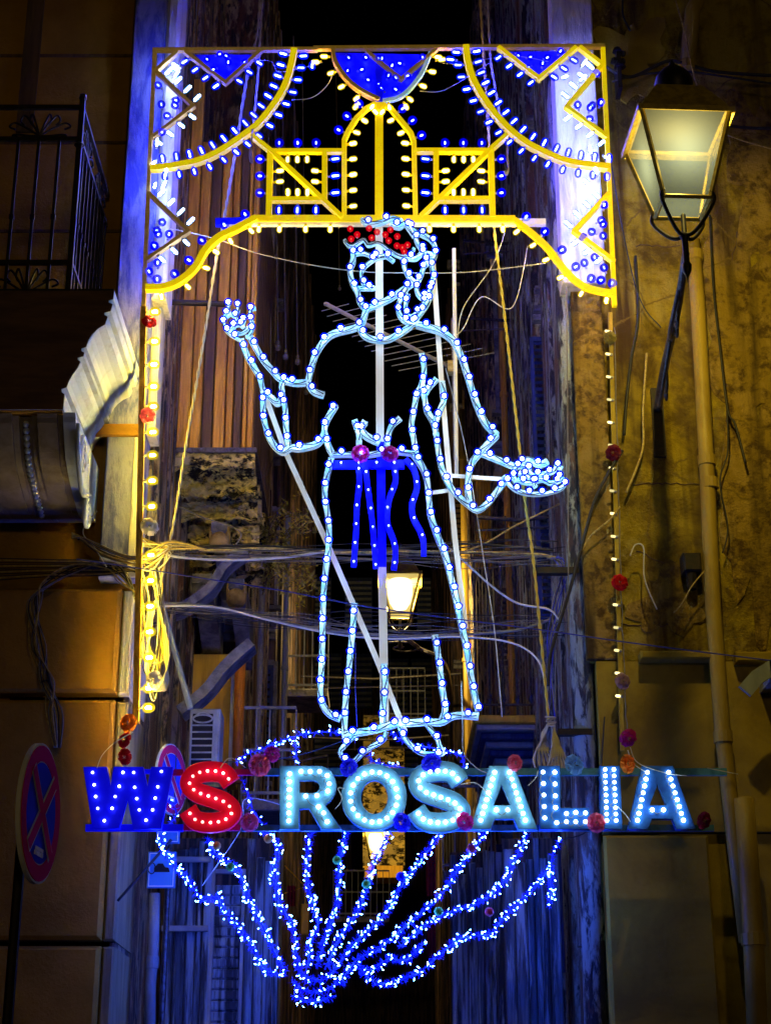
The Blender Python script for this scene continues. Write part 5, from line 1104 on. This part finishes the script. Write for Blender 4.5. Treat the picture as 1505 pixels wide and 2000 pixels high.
# ================================================================== LANTERNS
def lantern(cx, cy, Y, W_, dim, label, light, arm_to=None, gm='lamp_metal', lcol=(1, .72, .28), yaw=0.0):
    # cx,cy: image position of the middle of the front top edge; W_ top width in metres
    p = P(cx, cy, Y); X = p.x; z1 = p.z; dp = .92 if dim else 1.0; Yc = Y + W_ / 2 * dp; h = W_ * (1.0 if dim else .98); wb = W_ * .52
    t = thing('street_lantern', (X, Yc, z1), label, 'street lamp')
    z0 = z1 - h; a = W_ / 2; c = wb / 2
    if arm_to is not None:
        cc_ = Vector((X, Yc, 0)); v_ = Vector(arm_to) - cc_; zz = v_.z; v_.z = 0; v_ = Matrix.Rotation(-yaw, 3, 'Z') @ v_; arm_to = cc_ + v_ + Vector((0, 0, zz))
    t.rotation_euler.z = yaw
    top = [(X - a, Yc - a * dp, z1), (X + a, Yc - a * dp, z1), (X + a, Yc + a * dp, z1), (X - a, Yc + a * dp, z1)]
    bot = [(X - c, Yc - c * dp, z0), (X + c, Yc - c * dp, z0), (X + c, Yc + c * dp, z0), (X - c, Yc + c * dp, z0)]
    g = .02
    for k in range(4):
        q = (k + 1) % 4; T0, T1, B0, B1 = [Vector(v) for v in (top[k], top[q], bot[k], bot[q])]
        cen = Vector((X, Yc, (z0 + z1) / 2)); sh = lambda v: v + (Vector((X, Yc, v.z)) - v) * .03
        T0, T1, B0, B1 = map(sh, (T0, T1, B0, B1)); b = MB(); b.add([B0, B1, T1, T0], [(0, 1, 2, 3)]); b.obj('pane', ('pane_frost' if k in (0, 3) else 'pane_clear') if dim else 'pane_bright', t)
    b = MB(); b.add([(v[0], v[1], z0 + .012) for v in bot], [(0, 3, 2, 1)]); b.obj('pane', 'pane_frost' if dim else 'pane_bright', t)
    fr = .022 * W_ / .6
    for k in range(4):
        q = (k + 1) % 4; b = MB(); b.tube([top[k], bot[k]], fr * .8, 4); b.obj('frame_bar', gm, t)
        b = MB(); b.tube([bot[k], bot[q]], fr * .8, 4); b.obj('frame_bar', gm, t)
        T0, T1 = Vector(top[k]), Vector(top[q]); d = (T1 - T0).normalized(); n = Vector((d.y, -d.x, 0)); b = MB()
        b.add([T0 - d * .03 + n * .03 + Vector((0, 0, -.035)), T1 + d * .03 + n * .03 + Vector((0, 0, -.035)), T1 + d * .03 + n * .03 + Vector((0, 0, .012)), T0 - d * .03 + n * .03 + Vector((0, 0, .012)), T0 - n * .03, T1 - n * .03, T1 - n * .03 + Vector((0, 0, .012)), T0 - n * .03 + Vector((0, 0, .012))],
              [(0, 1, 2, 3), (4, 7, 6, 5), (3, 2, 6, 7), (0, 4, 5, 1)]); b.obj('rim', gm, t)
    s_ = W_ / .6
    b = MB(); r1 = a * .98; r2 = a * .53; zr_ = z1 + .27 * s_
    b.add([(X - r1, Yc - r1, z1 + .012), (X + r1, Yc - r1, z1 + .012), (X + r1, Yc + r1, z1 + .012), (X - r1, Yc + r1, z1 + .012), (X - r2, Yc - r2, zr_), (X + r2, Yc - r2, zr_), (X + r2, Yc + r2, zr_), (X - r2, Yc + r2, zr_)],
          [(0, 1, 5, 4), (1, 2, 6, 5), (2, 3, 7, 6), (3, 0, 4, 7), (4, 5, 6, 7)]); b.add([(X - r1, Yc - r1, z1 + .008), (X + r1, Yc - r1, z1 + .008), (X + r1, Yc + r1, z1 + .008), (X - r1, Yc + r1, z1 + .008)], [(0, 3, 2, 1)], 1); b.obj('roof', [gm, 'roof_dark'], t)
    b = MB(); b.lathe([(.09 * s_, -.04), (.12 * s_, .04), (.135 * s_, .10 * s_), (.12 * s_, .17 * s_), (.08 * s_, .22 * s_), (.03 * s_, .245 * s_), (.022 * s_, .28 * s_), (0, .32 * s_)], 14, 0, (X, Yc, zr_)); b.obj('vent_cap', 'iron', t, smooth=True)
    # diffuser and lamp
    if not dim:
     b = MB(); pr = [(.0, 0), (.10, .02), (.15, .10), (.185, .24), (.19, .38), (.16, .46), (0, .48)]; b.lathe([(r * s_, z * s_) for r, z in pr], 16, 0, (X, Yc - .01, z1 - .50 * s_)); b.obj('diffuser', 'diffuser_dim' if dim else 'diffuser_bright', t, smooth=True)
    if light:
        ld = bpy.data.lights.new('lamp_bulb', 'POINT'); ld.energy = light; ld.color = lcol; ld.shadow_soft_size = .05
        lo = bpy.data.objects.new('lamp_bulb', ld); COL.objects.link(lo); lo.parent = t; lo.location = (0, .23 * s_, -.20 * s_) if not dim else (0, 0, -.25)
    # cradle
    zc = z0 - .20 * s_
    for k in range(4):
        v = Vector(bot[k]); cc = Vector((X, Yc, zc)); b = MB()
        out = (v - Vector((X, Yc, z0))); b.tube(cr([v + Vector((0, 0, .05 * s_)), v + out * .12 + Vector((0, 0, -.03 * s_)), cc + out * .62 + Vector((0, 0, .03 * s_)), cc + out * .25 + Vector((0, 0, -.02 * s_)), cc], 5), .014 * s_, 6); b.obj('cradle_arm', 'iron', t, smooth=True)
    b = MB(); b.lathe([(0, .16 * s_), (.018 * s_, .14 * s_), (.018 * s_, 0), (.035 * s_, -.02 * s_), (.022 * s_, -.05 * s_), (.022 * s_, -.22 * s_), (.035 * s_, -.24 * s_), (.03 * s_, -.28 * s_), (.008 * s_, -.33 * s_), (0, -.38 * s_)], 10, 0, (X, Yc, zc)); b.obj('stem', 'iron', t, smooth=True)
    if arm_to is not None:
        s0 = Vector((X, Yc, zc - .15 * s_)); e = Vector(arm_to); b = MB()
        b.tube(cr([s0, s0.lerp(e, .3) + Vector((0, 0, -.06)), s0.lerp(e, .7) + Vector((0, 0, .02)), e], 6), .026 * s_, 8, r2=.036 * s_); b.obj('arm', 'iron_pale', t, smooth=True)
        b = MB()
        for kk, (u0, u1, hh) in enumerate(((.12, .50, .16), (.45, .95, .26))):
            q = []
            for j in range(15):
                u = j / 14; q.append(s0.lerp(e, u0 + (u1 - u0) * u) + Vector((-.05 * math.sin(u * math.pi), 0, -hh * math.sin(u * math.pi))))
            b.tube(q, .015 * s_, 6)
            c0 = s0.lerp(e, (u0 + u1) / 2) + Vector((0, 0, -hh * .5)); dv = (e - s0).normalized()
            b.tube([c0 + dv * ((.13 - .0042 * j) * math.cos(j * .45)) + Vector((0, 0, (.13 - .0042 * j) * math.sin(j * .45))) for j in range(28)], .013 * s_, 5)
            b.tube([c0 + dv * (.2 + (.09 - .0032 * j) * math.cos(j * .45)) + Vector((.02, 0, (.09 - .0032 * j) * math.sin(j * .45))) for j in range(26)], .011 * s_, 5)
        b.obj('scrollwork', 'iron_pale', t, smooth=True)
        b = MB(); b.box(e.x - .05, e.y - .02, e.z - .45, e.x + .05, e.y + .03, e.z + .2); b.obj('wall_plate', 'iron', t)
    return t
lantern(1334, 211, 10.45, .665, True, 'large square glass street lantern on the right ochre wall', 300, arm_to=P(1283, 800, YW - .02), lcol=(1.0, .75, .14), yaw=R(3))
lantern(781, 1117, 23.4, .60, False, 'bright square lantern glowing behind the saint robe', 900, arm_to=None, gm='lamp_metal', lcol=(1.0, .68, .22))
lantern(733, 1622, 38, .52, False, 'small far lantern glowing below the letter O', 300, gm='lamp_metal', lcol=(1.0, .62, .15))
b = MB(); p = P(785, 1240, 23.7); b.tube(cr([p, p + Vector((.25, .2, -.15)), p + Vector((.7, .8, -.35)), (P(885, 1300, 26).x + .1, 30, p.z - .4)], 6), .035, 6)
b.tube([p + Vector((.02 * j * math.cos(j * .5), 0.1, -.12 + .006 * j * math.sin(j * .5) - .05)) for j in range(18)], .014, 5); tag(b.obj('wrought_bracket', 'iron_pale'), 'wrought iron arm under the bright central lantern', 'bracket')
b = MB(); p = P(733, 1690, 38.3); b.tube([p + Vector((0, 0, 0)), p + Vector((0, .3, -.3)), (p.x - .2, 44, p.z - .5)], .03, 6); tag(b.obj('wrought_bracket', 'iron'), 'dark arm under the small far lantern', 'bracket')
# lit house piece behind far lantern
t = thing('lit_house', P(750, 1700, 41), 'small warm lit house front below the letter O', 'building')
b = MB(); a, c = P(708, 1695, 41), P(790, 1630, 41); b.box(a.x, 41, a.z, c.x, 43, c.z + 3); b.obj('wall', 'rotten', t)
b = MB(); a2, c2 = P(712, 1720, 41), P(786, 1697, 41); b.box(a2.x, 40.5, a2.z, c2.x, 41.5, c2.z); b.obj('balcony_slab', 'curtain_yellow', t)

# ================================================================== DRAINPIPES
def rpipe(pts, r, m, label, bands=(), Y=13.17):
    t = thing('drain_pipe', P(pts[0][0], pts[-1][1], Y), label, 'pipe'); b = MB(); b.tube([P(x, y, Y) for x, y in pts], r, 14); b.obj('pipe', m, t, smooth=True)
    for (x, y) in bands:
        p = P(x, y, Y); b = MB(); b.lathe([(r, -.05), (r * 1.18, -.045), (r * 1.18, .045), (r, .05)], 14, 0, p); b.obj('collar', m, t)
    return t
rpipe([(1352, 470), (1362, 600), (1378, 890), (1392, 1190), (1410, 1430), (1436, 1660), (1458, 1840)], .066, 'pipe_paint', 'long ochre drainpipe down the right wall behind the lamp', [(1355, 500), (1379, 900), (1384, 945), (1411, 1440)])
rpipe([(1362, 0), (1352, 20), (1340, 135)], .075, 'pipe_paint', 'upper dark pipe above the lamp roof', [(1341, 130)], Y=13.2)
t = rpipe([(1452, 1560), (1462, 1700), (1470, 1835), (1482, 2100)], .08, 'pipe_paint', 'thicker pipe foot at the lower right', [(1470, 1835)], Y=13.0)
rpipe([(303, 1745), (300, 1850), (294, 1925), (292, 2080)], .045, 'pipe_blue', 'pale downpipe under the blue parking plate', [(298, 1880)], Y=14.0)
# metal bracket right edge & box
b = MB(); b.ribbon([XZ(1452, 1352, 12.9), XZ(1475, 1325, 12.9), XZ(1530, 1290, 12.9)], .12, 12.86, 12.9); b.box(P(1500, 1300, 12.9).x, 12.86, zat(1330, 12.9), P(1560, 1300, 12.9).x, 13.3, zat(1290, 12.9)); tag(b.obj('metal_brace', 'pipe_blue'), 'pale slanting metal brace at the right picture edge', 'brace')
b = MB(); a, c = P(1332, 1120, 13.2), P(1365, 1084, 13.2); b.bbox(a.x, 13.13, a.z, c.x, 13.3, c.z, .015); b.lathe([(.04, -.12), (.05, 0), (.05, .04)], 8, 0, (a.x + .07, 13.2, a.z - .02)); tag(b.obj('junction_box', 'iron'), 'black junction box on the ochre wall left of the pipe', 'junction box')
b = MB(); p = P(1205, 130, 13.2)
for k in range(5): b.lathe([(0, 0), (.02 + .01 * k, .01), (.03, .05), (0, .06)], 7, 0, p + Vector((U(-.05, .05), -.08, U(-.08, .1))))
b.box(p.x - .02, 13.1, p.z - .3, p.x + .02, 13.3, p.z + .1); tag(b.obj('cable_clamp', 'iron'), 'dark insulators clamped at the arch top right corner', 'clamp')
for (px, py, px2) in ((1045, 1115, 1128), (1088, 1430, 1155)):
    b = MB(); a, c = P(px, py + 7, 13.4), P(px2, py - 5, 13.4); b.box(a.x, 13.36, a.z, c.x, 13.44, c.z); tag(b.obj('iron_bar', 'iron'), 'black iron bar end ' + ('above the lower cable bundle' if py < 1200 else 'holding the rope coil'), 'bar')
b = MB(); b.tube([P(318, 590, 13.6), P(440, 594, 13.6)], .028, 8); tag(b.obj('iron_bar', 'iron'), 'black bar sticking out by the top of the left bulb post', 'bar')
b = MB(); b.tube([P(318, 1185, 13.7), P(372, 1385, 13.7)], .025, 8); tag(b.obj('iron_bar', 'pipe_blue'), 'blue striped stay under the left balcony', 'bar')

# ================================================================== ROAD SIGNS
def disc_sign(px, py, Y, r, yaw, pitch, label, cross):
    p = P(px, py, Y); t = thing('no_stopping_sign' if cross else 'no_parking_sign', p, label, 'road sign')
    Mx = Matrix.Translation(p) @ Matrix.Rotation(yaw, 4, 'Z') @ Matrix.Rotation(pitch, 4, 'Y')
    def part(b, name, m):
        me = b.mesh(name, m); link(name, me, t, None, Mx)
    N = 40
    def ring(r0, r1, y0, y1):
        b = MB(); vs = []
        for k in range(N):
            c, s = math.cos(2 * math.pi * k / N), math.sin(2 * math.pi * k / N); vs += [(r0 * c, y0, r0 * s), (r1 * c, y0, r1 * s), (r1 * c, y1, r1 * s), (r0 * c, y1, r0 * s)]
        fs = []
        for k in range(N):
            a = 4 * k; d = 4 * ((k + 1) % N)
            for j in range(4): fs.append((a + j, a + (j + 1) % 4, d + (j + 1) % 4, d + j))
        b.add(vs, fs); return b
    part(ring(.0001, r, 0, .02), 'plate', 'sign_white'); part(ring(r * .74, r * .965, -.004, .0), 'red_ring', 'sign_red'); part(ring(.0001, r * .72, -.003, .0), 'blue_field', 'sign_blue')
    for a in ((45, -45) if cross else (-45,)):
        b = MB(); d = Vector((math.cos(R(a)), 0, math.sin(R(a)))); n = Vector((-d.z, 0, d.x))
        for (hw, y) in ((r * .125, -.006), (r * .09, -.009)):
            L = r * .78; dy = -.0015 if a < 0 else 0; b2 = MB(); b2.add([d * L + n * hw + Vector((0, y + dy, 0)), -d * L + n * hw + Vector((0, y + dy, 0)), -d * L - n * hw + Vector((0, y + dy, 0)), d * L - n * hw + Vector((0, y + dy, 0))], [(0, 1, 2, 3)])
            part(b2, 'bar', 'sign_white' if y > -.008 else 'sign_red')
    b = MB()
    for k in range(3): b.box(-.07 + k * .045, -.010, -r * .62, -.04 + k * .045, -.004, -r * .56); 
    b.box(-.06, -.010, -r * .55, .05, -.004, -r * .50); part(b, 'pictogram', 'sign_white')
    return t, Mx
t, Mx = disc_sign(80, 1588, 7.3, .305, R(85), R(0), 'narrow turned red and blue no stopping disc at the lower left', True)
q = P(80, 1588, 7.3); b = MB(); b.tube([(q.x - .10, 7.42, 0), (q.x - .10, 7.42, q.z + .25)], .024, 10); b.obj('pole', 'iron', t)
b = MB(); b.box(q.x - .10, 7.38, q.z - .02, q.x - .02, 7.44, q.z + .02); b.obj('clamp', 'iron', t)
t, Mx = disc_sign(336, 1522, 14.0, .30, R(72), R(0), 'no parking disc half hidden behind the W and red S', False)
q = P(336, 1522, 14.0); b = MB(); b.tube([(q.x, 14.06, 0), (q.x, 14.06, q.z + .3)], .024, 8); b.obj('pole', 'iron_pale', t)
for (x0, y0, x1, y1, lab) in ((305, 1622, 352, 1648, 'lower edge of a blue plate just below the W'), (287, 1664, 345, 1735, 'blue tow away plate with car pictogram left below the sign')):
    a, c = P(x0, y1, 13.95), P(x1, y0, 13.95); t = thing('parking_plate', (a + c) / 2, lab, 'road sign')
    b = MB(); b.bbox(a.x, 13.93, a.z, c.x, 13.96, c.z, .006); b.obj('plate', 'sign_sky', t)
    b = MB(); m_ = .012; 
    for (u0, v0, u1, v1) in ((a.x + m_, a.z + m_, c.x - m_, a.z + m_ + .006), (a.x + m_, c.z - m_ - .006, c.x - m_, c.z - m_), (a.x + m_, a.z + m_ + .006, a.x + m_ + .006, c.z - m_ - .006), (c.x - m_ - .006, a.z + m_ + .006, c.x - m_, c.z - m_ - .006)): b.box(u0, 13.926, v0, u1, 13.931, v1)
    b.obj('border', 'sign_white', t)
    if y0 > 1650:
        cx, cz = (a.x + c.x) / 2, (a.z + c.z) / 2; b = MB(); b.prism([(cx - .06, cz - .02), (cx + .07, cz - .02), (cx + .06, cz + .015), (cx + .03, cz + .02), (cx + .01, cz + .05), (cx - .03, cz + .05), (cx - .06, cz + .015)], 13.924, 13.929)
        b.tube([(cx - .08 + .03 * math.cos(k * .52), 13.925, cz + .01 + .045 * math.sin(k * .52)) for k in range(13)], .004, 4); b.obj('pictogram', 'dark', t)
# ================================================================== AC UNIT
a, c = P(366, 1505, 14.4), P(424, 1388, 14.4); t = thing('air_conditioner', (a + c) / 2, 'grey outdoor air conditioner with slatted grille left of the orange pipe', 'air conditioner')
b = MB(); b.bbox(a.x, 14.4, a.z - .1, c.x + .03, 14.4 + .35, c.z + .02, .015); b.obj('casing', 'ac_white', t)
b = MB(); b.box(a.x + .02, 14.39, a.z, c.x - .02, 14.402, c.z - .03); b.obj('opening', 'dark', t)
for k in range(7):
    z = a.z + .03 + k * (c.z - a.z - .16) / 6.2; b = MB(); b.box(a.x + .02, 14.375, z, c.x - .02, 14.388, z + .012); b.obj('slat', 'ac_white', t)
for x in (a.x + .015, c.x - .03): b = MB(); b.box(x, 14.37, a.z, x + .014, 14.388, c.z - .03); b.obj('grille_frame', 'ac_white', t)
b = MB(); cx, cz = (a.x + c.x) / 2, c.z - .08; b.tube([(cx + .085 * math.cos(k * .3927), 14.37, cz + .035 * math.sin(k * .3927)) for k in range(17)], .008, 5); b.tube([(cx - .10 + .0167 * k, 14.372, cz + .0 + .055 * math.sin(k / 12 * math.pi)) for k in range(13)], .006, 5); b.obj('badge_ring', 'ac_white', t)
b = MB(); b.box(a.x - .05, 14.35, a.z - .16, c.x + .08, 14.8, a.z - .102); b.obj('shelf_bracket', 'iron_pale', t)

# ================================================================== SHRUB
t = thing('hanging_shrub', P(555, 1050, 16.8), 'wild shrub growing from the wall between balcony and robe', 'shrub')
rs = random.Random(4); st = MB(); lf = MB()
base = P(515, 1060, 16.9)
for k in range(26):
    e = P(rs.uniform(530, 625), rs.uniform(960, 1200), rs.uniform(15.4, 16.6)); mid = base.lerp(e, .5) + Vector((rs.uniform(-.05, .15), 0, rs.uniform(.0, .2)))
    q = cr([tuple(base + Vector((0, 0, rs.uniform(-.6, .3)))), tuple(mid), tuple(e)], 6); st.tube(q, .006, 4, r2=.002)
    for p, d in resample(q, .028):
        if rs.random() < .85:
            v = Vector((rs.uniform(-1, 1), rs.uniform(-1, 1), rs.uniform(-.8, .8))).normalized() * rs.uniform(.05, .10); sd = v.orthogonal().normalized() * .014; p = Vector(p)
            lf.add([p, p + v * .5 + sd, p + v, p + v * .5 - sd], [(0, 1, 2, 3)])
st.obj('branches', 'twig', t); o = lf.obj('foliage', 'leaf', t); o['kind'] = 'stuff'

# ================================================================== LOWER ALLEY: banners, balconies, posts
for (x0, y0, x1, y1, Y, m, lab) in ((832, 1650, 850, 1750, 18, 'banner_red', 'dark red cloth strip behind the second S'), (834, 1800, 850, 1870, 18.5, 'banner_red', 'dark red folded parasol end low in the alley'),
                                    (560, 1730, 578, 1770, 20, 'banner_red', 'small red cloth by the yellow hanging plate')):
    a, c = P(x0, y1, Y), P(x1, y0, Y); b = MB(); pts = [(a.x + (c.x - a.x) * k / 8, Y + .03 * math.sin(k * 2.1)) for k in range(9)]
    b.add([(p[0], p[1], a.z) for p in pts] + [(p[0], p[1], c.z) for p in pts] + [(p[0], p[1] + .012, a.z) for p in pts] + [(p[0], p[1] + .012, c.z) for p in pts],
          [(k, k + 1, 10 + k, 9 + k) for k in range(8)] + [(19 + k, 18 + k, 27 + k, 28 + k) for k in range(8)]); tag(b.obj('cloth_banner', m), lab, 'banner')
a, c = P(587, 1825, 20), P(603, 1765, 20); b = MB(); b.bbox(a.x, 20, a.z, c.x, 20.05, c.z, .01); b.tube([((a.x + c.x) / 2, 20.02, c.z), ((a.x + c.x) / 2, 20.02, c.z + .5)], .01, 5)
b.tube([((a.x + c.x) / 2 - .25, 20.02, c.z + .12), ((a.x + c.x) / 2, 20.02, c.z + .2), ((a.x + c.x) / 2 - .25, 20.02, c.z + .45)], .008, 5); tag(b.obj('hanging_plate', 'curtain_yellow'), 'yellow lit plate hanging between the garlands low in the alley', 'plate')
def small_balcony(px0, px1, py, Y, Y1, label):
    a, c = P(px0, py, Y), P(px1, py, Y); t = thing('iron_balcony', (a + c) / 2, label, 'balcony')
    b = MB(); b.bbox(a.x, Y, a.z - .12, c.x, Y1, a.z, .01); b.obj('slab', 'stone_grey', t)
    for z in (.05, .5, .95): b = MB(); b.box(a.x, Y + .02, a.z + z, c.x, Y + .05, a.z + z + .03); b.obj('handrail', 'pipe_blue', t)
    bm_ = MB(); bm_.box(-.008, -.008, 0, .008, .008, .95); me = bm_.mesh('bar', 'pipe_blue'); n = int((c.x - a.x) / .12)
    for k in range(n + 1): link('bar', me, t, None, Matrix.Translation((a.x + (c.x - a.x) * k / max(n, 1), Y + .035, a.z)))
small_balcony(XL1 and 470, 575, 1560, 17.0, 17.8, 'iron balcony behind the gap between S and R'); small_balcony(545, 640, 1345, 24, 25, 'far iron balcony between the robe hem and dark pipes')
small_balcony(650, 760, 1790, 36, 40, 'distant balcony low between the garlands'); small_balcony(865, 960, 1700, 19, 19.5, 'blue lit iron balcony below the second S'); small_balcony(760, 830, 1400, 31, 33, 'far balcony right behind the robe hem')
small_balcony(440, 520, 1850, 17.2, 17.8, 'low blue lit balcony at the left foot of the shell')
louvre(HL1, 395, 1640, 440, 1900, 17.72, 'shutter_blue', 24); louvre(HL1, 450, 1600, 466, 1760, 17.70, 'pipe_blue', 16); louvre(HR1, 1060, 1650, 1095, 1900, 15.93, 'shutter_blue', 26)
louvre(HR2, 975, 1650, 1030, 1950, 19.42, 'shutter_blue', 26); louvre(HL1, 415, 300, 460, 560, 17.72, 'shutter_brown', 24); louvre(HR2, 985, 150, 1035, 480, 19.42, 'shutter_brown', 26)
bpy.context.view_layer.update()
